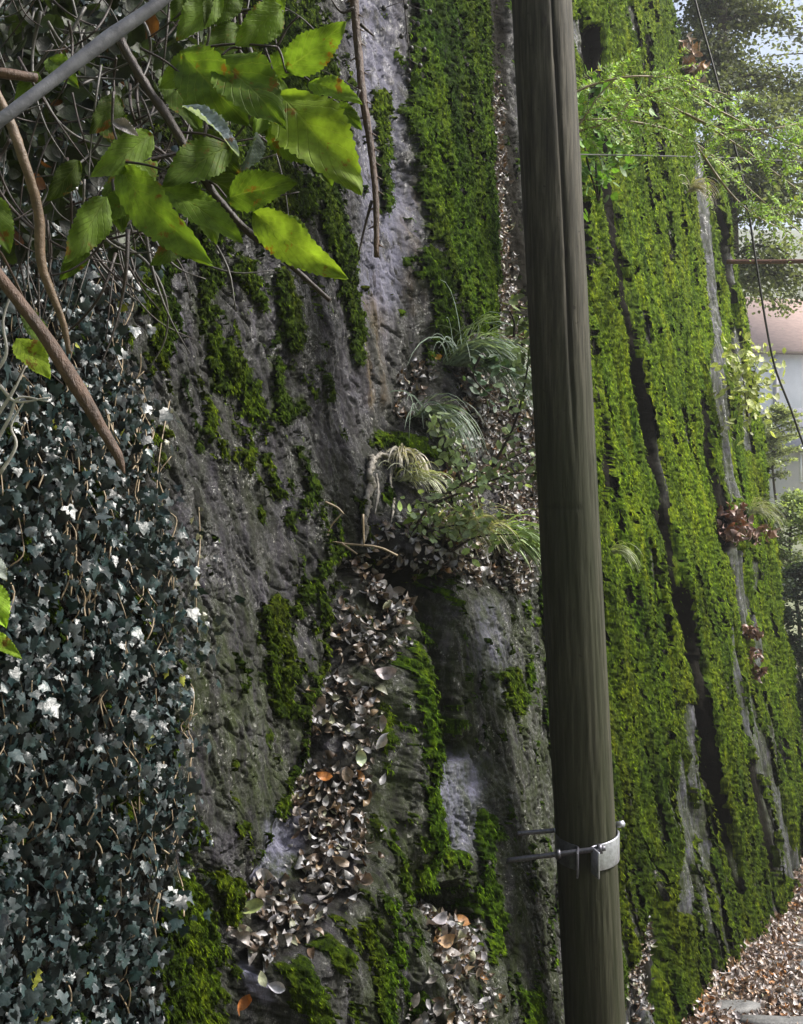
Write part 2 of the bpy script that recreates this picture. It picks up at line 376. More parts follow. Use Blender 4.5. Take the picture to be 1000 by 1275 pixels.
# finer relief
rough_amt = .6 + .8 * sst(fbm(Ug * 1.5, Vg * 1.2, 2, 71), -.2, .5)
D += rough_amt * (.011 * fbm(Ug * 16, Vg * 9, 4, 73) + .009 * fbm(Ug * 60, Vg * 34, 3, 77))
fr1 = fbm(sk * .8 + .3 * fbm(Ug * 7, Vg * 7, 2, 83), Vg * 1.3, 4, 84, .6); D -= (1 - right0) * .014 * np.exp(-(fr1 / .03)**2)
fr2 = fbm(Ug * 5 - Vg * 2, Vg * 5 + Ug * 1.5, 4, 85, .6); D -= (1 - right0) * .006 * np.exp(-(fr2 / .04)**2)
pl = fbm(Ug * 2.4 + Vg, Vg * 1.5, 3, 86) * 7; D += (1 - right0) * .018 * (np.floor(pl) + sst(pl - np.floor(pl), 0, .25) - pl) * .4
D += rough_amt * .008 * fbm(Ug * 70 + Vg * 20, Vg * 45, 4, 87, .75) * (1 - right0)
D += .004 * (hash2(np.floor(Ug * 260), np.floor(Vg * 210), 5) - .5) * (1 - right0) * sst(rough_amt, .6, 1.2)
rid = 1 - np.abs(fbm(sk * .9, Vg * 1.4, 3, 79)) * 2; D += .018 * rid * left * sst(fbm(Ug * 2, Vg * 2, 2, 80), -.1, .4)

# -- masks for what grows or lies on it, and for painted shade
nm = fbm(Ug * 9, Vg * 4, 4, 101) ; nf = fbm(Ug * 34, Vg * 15, 3, 103)
ml = mask(soft=.75, *[[(165, 300, 12), (170, 380, 10)], [(255, 330, 13), (262, 420, 13), (268, 480, 11), (300, 480, 8)], [(285, 440, 10), (310, 500, 14), (325, 515, 7)],
          [(300, 330, 14), (320, 380, 8)], [(345, 350, 16), (362, 430, 10)], [(400, 200, 16), (430, 330, 15), (450, 400, 9), (456, 450, 5)],
          [(200, 340, 20), (200, 430, 14)], [(340, 450, 8), (350, 520, 10), (366, 500, 8)], [(330, 570, 7), (345, 620, 5)], [(368, 560, 5), (385, 620, 5)],
          [(480, 120, 10), (487, 190, 8), (485, 260, 6)], [(520, 0, 10), (515, 90, 8), (530, 230, 12), (545, 290, 16)], [(405, 470, 4), (410, 500, 4)], [(436, 535, 4), (437, 545, 4)],
          [(340, 765, 18), (348, 830, 22), (352, 880, 14)], [(365, 760, 8), (412, 690, 8), (420, 670, 5)], [(395, 740, 8), (410, 790, 8), (388, 860, 6), (375, 960, 10), (350, 1010, 10), (330, 1080, 8)],
          [(225, 1110, 22), (232, 1190, 30), (240, 1290, 34)], [(265, 1090, 14), (280, 1140, 10)],
          [(362, 1080, 20), (380, 1085, 12)], [(370, 1200, 12), (385, 1240, 20), (395, 1290, 24)], [(400, 1165, 10), (425, 1190, 14)],
          [(455, 1150, 8), (470, 1210, 10), (480, 1290, 12)], [(500, 800, 9), (512, 880, 10), (525, 960, 12), (520, 1050, 14), (530, 1110, 10)],
          [(470, 880, 7), (478, 960, 5)], [(545, 1040, 8), (570, 1070, 12)], [(600, 1020, 6), (602, 1080, 8), (610, 1150, 10), (590, 1190, 6)], [(640, 1230, 8), (655, 1290, 12)],
          [(615, 840, 12), (630, 870, 14)], [(676, 700, 5), (680, 900, 6), (700, 1100, 5)], [(540, 330, 20), (560, 420, 18)], [(480, 545, 10), (520, 555, 14)], [(560, 440, 14), (590, 430, 10)], [(300, 160, 60), (360, 240, 30), (260, 260, 40)], [(340, 40, 60), (400, 130, 25), (405, 200, 15)]])
mb = mask([(555, -120, 48), (565, 60, 52), (580, 180, 50), (600, 320, 42), (612, 420, 26)], soft=.25)
sp = sst(nm + .5 * nf, .24, .42) * (.75 * left + .75 * (1 - right)) * (1 - mask([(455, -100, 30), (470, 150, 34), (470, 350, 40), (430, 560, 60)], soft=.3)) * (1 - mask([(250, 620, 70), (290, 800, 70), (280, 980, 50)], soft=.3))
bare = mask([(852, -60, 8), (862, 100, 7), (872, 230, 7), (886, 330, 8), (893, 430, 9), (900, 520, 9), (912, 620, 8)],
            [(915, 690, 9), (926, 750, 9), (930, 790, 6)], [(802, 480, 4), (820, 560, 4), (835, 650, 3)], [(718, 30, 8), (735, 90, 8)],
            [(940, 700, 4), (945, 830, 6)], [(968, 985, 9), (985, 1080, 13)], [(908, 320, 5), (915, 350, 6)], [(850, 950, 9), (862, 1040, 12), (856, 1130, 8)], [(935, 870, 6), (950, 960, 5)],
            [(722, 220, 5), (728, 290, 5)], [(786, 800, 3), (790, 900, 2)], [(880, 1050, 4), (888, 1180, 5)], [(842, 730, 4), (862, 850, 5), (885, 980, 4)], [(908, 780, 4), (925, 900, 4), (945, 960, 3)],
            [(735, 120, 5), (740, 180, 4)], [(862, 880, 4), (868, 980, 4)], [(915, 410, 3), (935, 560, 3)], soft=.5)
crv = np.zeros_like(PX)
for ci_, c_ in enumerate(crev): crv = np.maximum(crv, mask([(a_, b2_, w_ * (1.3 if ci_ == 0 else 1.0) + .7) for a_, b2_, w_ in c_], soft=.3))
streak = fbm(Ug * 11 + warp * 3, Vg * .55, 4, 111)
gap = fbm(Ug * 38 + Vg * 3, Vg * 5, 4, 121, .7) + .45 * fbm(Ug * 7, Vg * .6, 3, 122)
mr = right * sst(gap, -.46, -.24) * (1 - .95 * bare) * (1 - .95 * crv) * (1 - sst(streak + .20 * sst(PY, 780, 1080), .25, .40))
gul = mask([(826, 1080, 8), (818, 1160, 12), (800, 1290, 18)], soft=.5)
dash = fbm(Ug * 16 + Vg * 3, Vg * 6, 3, 107)
sp = np.maximum(sp, sst(dash + .5 * nf, .26, .40) * left * (1 - mask([(455, -100, 30), (470, 150, 34), (470, 350, 40), (430, 560, 60)], soft=.3)) * sst(PX, 150, 200) * (1 - .8 * mask([(250, 620, 70), (290, 800, 70), (280, 980, 50)], soft=.5)))
sp = np.maximum(sp, sst(nm + .5 * nf, .12, .3) * sst(PX, 440, 470) * (1 - sst(PX, 585, 610)) * sst(PY, 760, 830) * .9)
MOSS = np.clip(np.maximum(np.maximum(sst(ml * 1.25 + 1.0 * nm + 1.1 * nf, .55, 1.0), sst(mb * 1.9 + 1.0 * nm + .9 * nf, .6, 1.1) * sst(gap, -.36, -.12)), sp), 0, 1)
MOSS = np.maximum(MOSS * (1 - right), mr * (1 - gul))
MOSS *= sst(nf * .7 + streak * .35 + .55, .05, .2)
LIT = mask(soft=.45, *[[(480, 670, 14), (466, 720, 22), (478, 760, 34)], [(460, 780, 30), (436, 850, 36), (426, 930, 40), (418, 1010, 42), (412, 1075, 48), (375, 1130, 42), (340, 1165, 28), (318, 1195, 18)],
           [(525, 470, 18), (505, 510, 12)], [(628, 90, 8), (634, 180, 11), (644, 300, 10), (642, 400, 22), (650, 470, 32), (650, 560, 34), (640, 640, 34), (655, 690, 26)], [(540, 665, 36), (600, 690, 36), (640, 720, 20)], [(600, 450, 26), (610, 520, 34), (600, 590, 40), (560, 640, 34)],
           [(545, 840, 8), (555, 890, 10)], [(558, 1165, 24), (552, 1210, 30), (540, 1300, 34)], [(824, 1085, 6), (818, 1160, 8), (800, 1290, 13)]])
LIT *= sst(nm + .6 * nf, -.6, .1)
MOSS *= 1 - .9 * sst(LIT, .3, .7)
PALE = np.maximum.reduce([mask([(350, 1030, 22), (342, 1085, 20)], [(385, 1010, 8), (365, 1050, 14)], soft=.25), mask([(575, 960, 26), (570, 1040, 30)], soft=.5) * .8, .5 * mask([(600, 760, 14), (605, 820, 16), (610, 860, 10)], soft=.6),
    .62 * mask([(455, -100, 24), (480, 150, 26), (490, 260, 30), (480, 360, 24)], soft=.8), .30 * bare * right, .7 * gul * right, mask([(308, 1205, 10), (330, 1235, 14)], soft=.4) * .8])  # upper-centre streak also paints a bluish sheen onto the rock
stone = mask([(352, 1035, 20), (345, 1080, 18)], [(578, 965, 22), (572, 1035, 24)], [(308, 1208, 9), (326, 1228, 10)], soft=.2)
PALE = np.maximum(PALE * sst(nf + .8 * nm, -.55, .0), stone); MOSS *= 1 - stone
ALG = np.clip(.35 + .6 * right + .5 * mask([(240, 780, 60), (300, 900, 80), (330, 990, 50)], soft=.8) + .5 * sst(wx, 430, 470) * sst(wy, 700, 780), 0, 1) * (1 - .7 * mask([(455, -100, 40), (480, 250, 50), (440, 500, 60)], soft=.7))
STN = .45 * np.maximum(mask([(470, 380, 12), (478, 500, 10)], soft=.8), .5 * mask([(515, 230, 10), (520, 380, 10)], soft=.8))
ALG = np.clip(np.maximum(ALG, 1.3 * sst(ml + .5 * nm, .1, .8)), 0, 1)
DIRTSHADE = np.clip(crv * 1.1 + sst(60 - PX + 120, 0, 40) * .0 + mask([(626, -120, 12), (632, 100, 14), (648, 300, 20), (655, 420, 22)], soft=.5) * 1.3 + mask([(478, 712, 12), (500, 715, 18), (535, 740, 26), (548, 820, 16), (560, 900, 10)], soft=.5) * .95 + LIT * .8, 0, 1)  # soil in crack and under litter; shade painted into crevices and hollow
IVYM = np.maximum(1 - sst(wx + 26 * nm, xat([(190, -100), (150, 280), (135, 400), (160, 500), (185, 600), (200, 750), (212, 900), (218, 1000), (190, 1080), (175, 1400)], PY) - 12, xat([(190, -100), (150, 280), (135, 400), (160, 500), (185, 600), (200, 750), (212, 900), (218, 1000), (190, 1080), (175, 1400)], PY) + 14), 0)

DIRTSHADE = np.clip(DIRTSHADE + .9 * IVYM + .8 * right * (1 - bare) * (1 - sst(streak + .20 * sst(PY, 780, 1080), .22, .38)) + .7 * sst(mb, .3, .7) + mask([(60, -60, 160), (100, 120, 150), (200, 60, 120), (60, 240, 120)], soft=.3), 0, 1) * (1 - stone)  # painted shade behind ivy and thicket; soil and shade in moss gaps
G = wallpt(Ug, Vg, D)
idx = np.arange(NR * NC).reshape(NR, NC)
Q = np.stack([idx[:-1, :-1], idx[:-1, 1:], idx[1:, 1:], idx[1:, :-1]], -1).reshape(-1, 4)
ok = (np.abs(Vg[:-1, :-1] - Vg[1:, :-1]) > 1e-5).ravel()
Q = Q[ok][:, ::-1]
a = G[1:, :, :] - G[:-1, :, :]; a = np.concatenate([a, a[-1:]]); b_ = G[:, 1:, :] - G[:, :-1, :]; b_ = np.concatenate([b_, b_[:, -1:]], 1)
NRM = norm(np.cross(a, b_)); NRM *= np.sign((NRM @ NN))[..., None] + 1e-9
AREA = np.linalg.norm(np.cross(a, b_), axis=-1)
GX, GY = proj(G)
rock = mesh('rock_face', G.reshape(-1, 3), Q, M['rock'], attrs=dict(pale=PALE.ravel(), alg=ALG.ravel(), stain=STN.ravel(), dirt_shade=DIRTSHADE.ravel()))
tag(rock, 'tall dark grey leaning rock face beside the path, streaked with moss', 'rock face')
def near(px, py):                                # surface point seen at a photo pixel, with its normal
    i = np.argmin((GX - px)**2 + (GY - py)**2 + (Vg < -.8) * 1e6); return G.reshape(-1, 3)[i], NRM.reshape(-1, 3)[i]

# -- moss: a cushion layer rising off the rock plus loose shoots
cl = 1 - np.abs(fbm(Ug * 30, Vg * 20, 2, 201)) * 2.2
cl2 = 1.5 * fbm(Ug * 62 + Vg * 8, Vg * 26, 3, 205)
far_ = sst(B[..., 1], 3, 9)
mh = sst(MOSS, .2, .9) * (.016 + .014 * far_ + .009 * cl + (.012 + .010 * far_) * cl2 + .010 * fbm(Ug * 120, Vg * 45, 2, 207) + .012 * fbm(Ug * 12, Vg * 3, 2, 209) + .026 * far_ * fbm(Ug * 15 + warp * 4, Vg * 1.4, 3, 213)) - .012 * (1 - sst(MOSS, .2, .5))
MG = G + mh[..., None] * NN
mv = MOSS.ravel() > .18
mq = Q[mv[Q].all(1)]
used = np.zeros(NR * NC, bool); used[mq] = True; remap = np.cumsum(used) - 1
tone = np.ones((NR * NC, 3), np.float32)
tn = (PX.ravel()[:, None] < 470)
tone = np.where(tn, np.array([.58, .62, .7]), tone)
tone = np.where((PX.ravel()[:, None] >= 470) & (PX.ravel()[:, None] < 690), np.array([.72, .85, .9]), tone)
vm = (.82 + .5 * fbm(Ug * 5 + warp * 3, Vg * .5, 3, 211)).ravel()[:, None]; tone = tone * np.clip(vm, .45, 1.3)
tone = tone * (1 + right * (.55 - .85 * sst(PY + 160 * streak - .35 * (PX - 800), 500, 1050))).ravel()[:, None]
# young shoots
flatp = (MOSS * AREA).ravel() * (1 + 0 * PX.ravel()); vis = (GX.ravel() > -60) & (GX.ravel() < 1040) & (GY.ravel() > -60) & (GY.ravel() < 1330)
wgt = flatp * vis / (B[..., 1].ravel()**2)
NS = 330000
pick = RS.choice(NR * NC, NS, p=wgt / wgt.sum())
pos = MG.reshape(-1, 3)[pick] + NN * .001; dist = pos[:, 1]
TV = np.array([(-.2, 0, 0), (.2, 0, 0), (.24, 1.2, .22), (-.24, 1.2, .22), (0, 2.7, .1)]); TF = [np.array([(0, 1, 2, 3)]), np.array([(3, 2, 4)])]
yd = norm(NN * .42 + DD * .12 + np.array([0, 0, -1.]) + RS.normal(0, .26, (NS, 3))); zd = NRM.reshape(-1, 3)[pick] + RS.normal(0, .4, (NS, 3)) + np.array([0, 0, .4])
ax, ay, az = frame(yd, zd)
scl = .0021 * dist**.66 * RS.uniform(.6, 1.5, NS)
V1, F1, I1 = scatter(TV, TF[0], pos, ax, ay, az, scl); _, F2, _ = scatter(TV, TF[1], pos, ax, ay, az, scl)
t1 = tone[pick] * (.3 + 2.6 * RS.beta(1.1, 2.0, (NS, 1))) * np.array([1.0, 1.02, .8])
nb = used.sum()
moss = mesh('moss', np.concatenate([MG.reshape(-1, 3)[used], V1]), [np.concatenate([remap[mq], F1 + nb]), F2 + nb], M['moss'],
            attrs=dict(tone=np.concatenate([tone[used] * .66, t1[I1]])))
tag(moss, 'bright green moss cushions clinging to the rock face', 'moss', kind='stuff')

# ------------------------------------------------------------------ ground, path, far hill, added bank behind the camera
def gh(x, y):
    dx = x - A0[0]; dy = y - A0[1]; u = dx * DD[0] + dy * DD[1]; s = dx * NN[0] + dy * NN[1]
    h = 1.9 * sst(-u, 3.2, 7.4)
    h = h + sst(u, 8, 40) * 2.2 * sst(s + u * 0, -40, 8)
    back = sst(-s, .8, 5.5) * sst(u, 6.5, 12) * 6.0
    back = back * (1 - sst(u, 16, 27)) + (sst(-s, 3.2, 3.9) * 9.9) * (1 - sst(u, 6.5, 9))
    h = np.maximum(h, back) + 60 * sst(y, 75, 260)
    h = h + 13 * sst(-y, 2.5, 13) - .42 * sst(u, -.3, 3.4) * (1 - sst(u, 10, 20))  # unseen bank added behind the camera to block skylight
    return h + .03 * fbm(x * 1.2, y * 1.2, 3, 301) + 2.0 * sst(y, 60, 120) * fbm(x * .03, y * .03, 3, 303)
gx = np.concatenate([np.linspace(-220, -12, 40), np.linspace(-11.5, 14, 200), np.linspace(15, 320, 60)])
gy = np.concatenate([np.linspace(-60, -5, 15), np.linspace(-4.5, 22, 210), np.linspace(23, 420, 90)])
X, Y = np.meshgrid(gx, gy); Z = gh(X, Y)
n_ = len(gx); ii = np.arange(len(gx) * len(gy)).reshape(len(gy), n_)
gq = np.stack([ii[:-1, :-1], ii[:-1, 1:], ii[1:, 1:], ii[1:, :-1]], -1).reshape(-1, 4)
tag(mesh('ground', np.stack([X, Y, Z], -1).reshape(-1, 3), gq, M['hill']), 'hilly ground around the path, with an unseen bank added behind the camera', None, kind='structure')
# path strip lying on the ground along the foot of the rock
us = np.linspace(-9, 9, 320); ss = np.linspace(-.2, 3.0, 40); Us, Ss = np.meshgrid(us, ss)
pp = A0 + Us[..., None] * DD + Ss[..., None] * NN
pp[..., 2] = gh(pp[..., 0], pp[..., 1]) + .02 + .012 * fbm(Us * 6, Ss * 6, 3, 311) + .12 * np.exp(-((Ss + .0) / .18)**2) * .4
pi = np.arange(pp.shape[0] * pp.shape[1]).reshape(pp.shape[:2])
pq = np.stack([pi[:-1, :-1], pi[:-1, 1:], pi[1:, 1:], pi[1:, :-1]], -1).reshape(-1, 4)[:, ::-1]
tag(mesh('path', pp.reshape(-1, 3), pq, M['soil']), 'leaf strewn path along the foot of the rock', None, kind='structure')
def ray_ground(px, py, z=.03):
    for _ in range(6):
        Yd = (EYE - z) * F / (py - HOR); q = P(px, py, Yd); z = float(gh(np.array(q.x), np.array(q.y))) + .03
    return P(px, py, Yd)

def slab(px, py, wx_, wy_, h, rot, label):
    c = ray_ground(px, py); zb = float(gh(np.array(c.x), np.array(c.y))); mb_ = MB(); n = 14; th = np.linspace(0, 2*math.pi, n, endpoint=False)
    r = 1 + RS.uniform(-.13, .13, n); sq = 1 / np.maximum(np.abs(np.cos(th)), np.abs(np.sin(th)))**.75
    pts = np.stack([np.cos(th) * r * sq * wx_ / 2, np.sin(th) * r * sq * wy_ / 2], 1); ca, sa = math.cos(rot), math.sin(rot)
    pts = pts @ np.array([[ca, sa], [-sa, ca]]) + np.array([c.x, c.y])
    rings = []
    for k, z in ((1., -.06), (1., h - .02), (.96, h), (.5, h + .004)):
        q = (pts - [c.x, c.y]) * k + [c.x, c.y]; rings.append(np.column_stack([q, np.full(n, zb + z) + RS.uniform(-.004, .004, n)]))
    V = np.concatenate(rings + [[[c.x, c.y, zb + h + .004]]]); Q_ = [(k*n + j, k*n + (j+1) % n, (k+1)*n + (j+1) % n, (k+1)*n + j) for k in range(3) for j in range(n)]
    T_ = [(4*n, 3*n + j, 3*n + (j+1) % n) for j in range(n)]
    mb_.add(V, Q_, T_); o = mb_.build('stone_slab', M['slab'], smooth=False)
    return tag(o, label, 'paving stone', 'flat stones showing through the leaves on the path')
slab(985, 1183, .5, .26, .055, .15, 'flat grey stone in the path, farthest of those showing through the leaves')
slab(990, 1207, .6, .2, .055, -.1, 'broad flat grey stone crossing the path at the right picture edge')
slab(905, 1263, .42, .16, .09, .1, 'narrow pale stone nearest the rock foot at the bottom of the path')
slab(975, 1281, .55, .12, .09, -.05, 'long pale kerb like stone at the very bottom right of the path')
slab(985, 1238, .40, .14, .06, .05, 'small grey stone half buried in leaves low on the path')

# ------------------------------------------------------------------ dead leaves
def leaf_template(curl=.25, cup=.25, w=.42, nl=5, twist=0):
    V = []; 
    for i in range(nl + 1):
        t = i / nl; ww = w * math.sin(math.pi * min(1, t**.8 * .97 + .03))**.8
        for s in (-1, 0, 1):
            V.append((s * ww, t - .5, cup * abs(s) * ww + curl * (t - .5)**2 * 2 + twist * s * (t - .5)))
    Fq = [(3*i + j, 3*i + j + 1, 3*i + j + 4, 3*i + j + 3) for i in range(nl) for j in range(2)]
    return np.array(V), np.array(Fq)
PAL = np.array([(.30, .25, .22), (.36, .32, .30), (.24, .17, .12), (.17, .10, .06), (.42, .38, .37), (.30, .19, .10), (.13, .08, .05), (.34, .32, .20), (.38, .17, .05), (.27, .24, .25)])
PW = np.array([.18, .15, .14, .12, .12, .08, .10, .05, .02, .06]); PW /= PW.sum()
def litter(mb_, pos, nrm, size, pal=PAL, pw=PW, tilt=.5, lift=.012):
    n = len(pos); k = RS.randint(0, 4, n)
    temps = [leaf_template(.4, .5, .22), leaf_template(-.45, .4, .25), leaf_template(.9, .7, .26), leaf_template(.1, -.35, .34, twist=1.0)]
    for j, (tv, tf) in enumerate(temps):
        s = k == j; m = s.sum()
        if not m: continue
        z = norm(nrm[s] + RS.normal(0, tilt, (m, 3))); y = RS.normal(0, 1, (m, 3))
        ax, ay, az = frame(np.cross(z, y), z)
        V, Fc, I = scatter(tv, tf, pos[s] + nrm[s] * RS.uniform(.002, lift, (m, 1)), ax, ay, az, size[s])
        c = pal[RS.choice(len(pal), m, p=pw)] * RS.uniform(.7, 1.25, (m, 1))
        mb_.add(V, Fc, col=c[I])
LIT *= 1 - stone
lm_ = LIT * sst(nf + nm, -.5, .1) * AREA * (1 + .6 * mask([(626, 60, 16), (636, 200, 18), (648, 320, 20), (650, 400, 24)], soft=.4)) * (GX > -40) * (GX < 1030) * (GY < 1330) * (GY > -60)
pk = RS.choice(NR * NC, 8500, p=(lm_ * (1 + 0 * GX)).ravel() / lm_.sum())
up = norm(NRM.reshape(-1, 3)[pk] * .8 + np.array([0, 0, .8]) - np.array([0, .3, 0]))
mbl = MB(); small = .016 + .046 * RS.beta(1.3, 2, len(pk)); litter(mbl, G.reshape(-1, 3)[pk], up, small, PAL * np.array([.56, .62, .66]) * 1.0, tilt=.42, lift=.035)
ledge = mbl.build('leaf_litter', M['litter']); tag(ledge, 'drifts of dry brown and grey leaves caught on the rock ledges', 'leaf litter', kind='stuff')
mbl = MB(); n = 24000
u_ = RS.uniform(-4, 5.5, n); s_ = RS.uniform(-.05, 2.6, n)**1.0; pos = A0 + u_[:, None] * DD + s_[:, None] * NN
pos[:, 2] = gh(pos[:, 0], pos[:, 1]) + .03 + RS.uniform(0, .035, n) + .05 * np.exp(-(s_ / .18)**2)
PATHW = np.array([.16, .2, .12, .10, .18, .06, .07, .02, .05, .06]); PATHW /= PATHW.sum()
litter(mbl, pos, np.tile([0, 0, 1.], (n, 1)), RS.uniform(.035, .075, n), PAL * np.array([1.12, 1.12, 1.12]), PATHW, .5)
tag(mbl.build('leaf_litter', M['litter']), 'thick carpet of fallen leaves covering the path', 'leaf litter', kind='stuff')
# single leaves that can be told apart or counted on the ledge
def one_leaf(px, py, size, col, ang, label, group=None, tv=None, tl=.3):
    p, nr = near(px, py); tvv, tf = tv or leaf_template(RS.uniform(.3, .8), RS.uniform(.3, .7), RS.uniform(.24, .33), 6, twist=RS.uniform(-.5, .5))
    toward = norm(np.array([0, -1, .35]) * .8 + nr * .5)
    right_ = norm(np.cross(np.array([0, 0, 1.]), toward) * 1.0) * -1; upv = np.cross(right_, toward) * -1
    y = right_ * math.cos(ang) + np.array([0, 0, 1.]) * math.sin(ang)
    x, y, z = frame(y, norm(toward + RS.normal(0, tl, 3)))
    c = p + nr * .035; loc = Vector(c)
    V = size * (tvv[:, 0:1] * x + tvv[:, 1:2] * y + tvv[:, 2:3] * z) + c
    tc = RS.uniform(.92, 1.08, (len(V), 1)) * np.array(col)
    me = mesh('fallen_leaf', V - c, tf, M['litter'], attrs=dict(col=tc)); me.location = loc
    return tag(me, label, 'leaf', group)
one_leaf(302, 1233, .060, (.30, .11, .03), 2.2, 'curled orange brown leaf at the lower left end of the ledge')
one_leaf(345, 1229, .055, (.42, .42, .48), .3, 'pale lilac grey leaf with its underside up, just right of the orange one')
one_leaf(330, 1213, .05, (.36, .38, .26), 1.3, 'upright pale green dead leaf above the orange brown one')
one_leaf(476, 920, .085, (.44, .47, .36), -.6, 'pale green pointed leaf sticking out to the right of the ledge')
one_leaf(404, 970, .060, (.38, .15, .04), .2, 'bright rusty brown leaf in the middle of the ledge litter')
one_leaf(448, 946, .06, (.40, .48, .30), 1.5, 'light green leaf standing on end in the ledge litter')
one_leaf(310, 1143, .09, (.30, .36, .14), -.25, 'long yellow green leaf lying flat at the left of the ledge')
one_leaf(470, 848, .085, (.30, .26, .27), .1, 'large dark grey leaf at the widest part of the ledge')
one_leaf(493, 742, .075, (.33, .28, .28), -.3, 'broad greyish leaf under the hollow at the top of the ledge')
one_leaf(538, 449, .05, (.48, .27, .04), .1, 'yellow orange leaf above the hanging grass tuft')
one_leaf(571, 1158, .065, (.32, .16, .06), .5, 'brown cupped leaf on the lower small ledge')
one_leaf(545, 1185, .075, (.38, .25, .14), .1, 'tan leaf on the lower small ledge')
one_leaf(535, 1160, .085, (.30, .28, .30), .0, 'grey broad leaf at the back of the lower small ledge')
pkb = RS.choice(NR * NC, 110, p=(lm_ * (GX < 600) * (GY > 660)).ravel() / (lm_ * (GX < 600) * (GY > 660)).sum())
for q in pkb:
    x_, y_ = GX.ravel()[q], GY.ravel()[q]
    c = PAL[RS.choice([0, 1, 4, 9, 7, 2])] * RS.uniform(1.1, 1.5)
    if y_ < 1100: g = ('dry grey brown leaf lying loose on the long leaf filled ledge', 'loose dry leaves on the long ledge')
    else: g = ('dry pale leaf lying loose on the lowest ledges of the rock', 'loose dry leaves on the lowest ledges')
    one_leaf(x_, y_, RS.uniform(.034, .066), c * np.array([.72, .78, .84]), RS.uniform(-3, 3), *g, tv=leaf_template(RS.uniform(-.5, .7), RS.uniform(.1, .6), RS.uniform(.18, .38), twist=RS.uniform(-1, 1)), tl=.6)

# ------------------------------------------------------------------ ivy
IV = [(0, 0)]; ang = [-90, -62, -20, 8, 30, 48, 66, 90]; rr = [.12, .34, .52, .30, .62, .42, .52, .98]
out = [(0, .02), (.28, -.14), (.50, .06), (.38, .24), (.50, .46), (.27, .55), (0, 1.0), (-.27, .55), (-.50, .46), (-.38, .24), (-.50, .06), (-.28, -.14)]
TVi = np.array([(0, .35, .0)] + [(x, y, -.18 * abs(x) - .12 * (y - .35)**2) for x, y in out]); TFi = np.array([(0, i + 1, (i + 1) % 12 + 1) for i in range(12)])
iv = IVYM * AREA * (GX > -170) * (GY > -160) * (GY < 1400) / B[..., 1]**1.0
dens = np.where((PY < 300), .45, 1.0); iv = iv * dens
n = 12500; pk = RS.choice(NR * NC, n, p=iv.ravel() / iv.sum())
base = G.reshape(-1, 3)[pk]; off = RS.gamma(2.0, .03, n) * (1 + .9 * fbm(Ug * 4, Vg * 4, 2, 221).ravel()[pk])
pos = base + NN * off[:, None]
z = norm(NN * .9 + np.array([0, -.35, .15]) + RS.normal(0, .62, (n, 3))); y = norm(np.array([0, 0, -1.]) + RS.normal(0, .6, (n, 3)))
ax, ay, az = frame(y, z); ax = ax * RS.uniform(.6, 1.15, (n, 1))
scl = .013 + .040 * RS.beta(1.2, 2.4, n)
V, Fc, I = scatter(TVi, TFi, pos, ax, ay, az, scl)
V = V + np.repeat(norm(RS.normal(0, 1, (n, 3))), len(TVi), 0) * (RS.rand(len(V), 1) - .5) * .006
c = np.array([.009, .021, .021]) * (.35 + 2.2 * RS.beta(1.2, 2.6, (n, 1))) + np.array([.05, .055, .06]) * RS.uniform(0, 1, (n, 1))**4  # some leaves paled bluish to paint in sky highlights
yl = RS.rand(n) < .004; c[yl] = (.22, .24, .03)
ivy = empty('ivy', Vector(near(90, 1200)[0]), 'dark glossy ivy covering the left side of the rock', 'ivy')
mesh('foliage', V, Fc, M['ivy'], ivy, attrs=dict(col=c[I]), smooth=False)
ms = MB()
for k in range(170):
    x0, y0 = RS.uniform(-60, 215), RS.uniform(300, 1300); pts = []; ln = RS.randint(4, 9)
    for j in range(ln):
        if x0 > xat([(150, 280), (135, 400), (160, 500), (185, 600), (200, 750), (212, 900), (230, 1400)], y0) + 20: break
        p, nr = near(x0, y0); pts.append(p + NN * RS.uniform(.01, .06)); y0 -= RS.uniform(14, 34); x0 += RS.uniform(-12, 12)
    if len(pts) > 2: ms.tube(cr(pts, 4), [.0028, .0014], 5)
ms.build('stem', M['tanstem'], ivy)
# small runners on the bare rock next to the ivy
for lab, pts_, nl in (('slender plant stalk with small leaves hanging down the bare grey rock', [(240, 632), (242, 680), (236, 730), (238, 800)], 16), ('thin ivy runner creeping on the rock beside the ivy edge', [(205, 500), (192, 560), (188, 620), (205, 700), (212, 780)], 14)):
    rn = empty('creeper', Vector(near(*pts_[-1])[0]), lab, 'climbing plant'); m1 = MB(); m2 = MB()
    pts = [near(x, y)[0] + NN * .025 for x, y in pts_]; cc = cr(pts, 6); m1.tube(cc, .0022, 5); m1.build('stem', M['tanstem'], rn)
    nn_ = nl; ii_ = RS.randint(0, len(cc), nn_); pos = cc[ii_] + RS.normal(0, .012, (nn_, 3)) + NN * .01
    ax, ay, az = frame(np.array([0, 0, -1.]) + RS.normal(0, .8, (nn_, 3)), NN + RS.normal(0, .4, (nn_, 3)))
    V, Fc, I = scatter(TVi, TFi, pos, ax, ay, az, RS.uniform(.014, .026, nn_)); cl_ = np.array([.10, .10, .05]) * RS.uniform(.4, 1.5, (nn_, 1))
    m2.add(V, T=Fc, col=cl_[I]); m2.build('foliage', M['ivy'], rn)

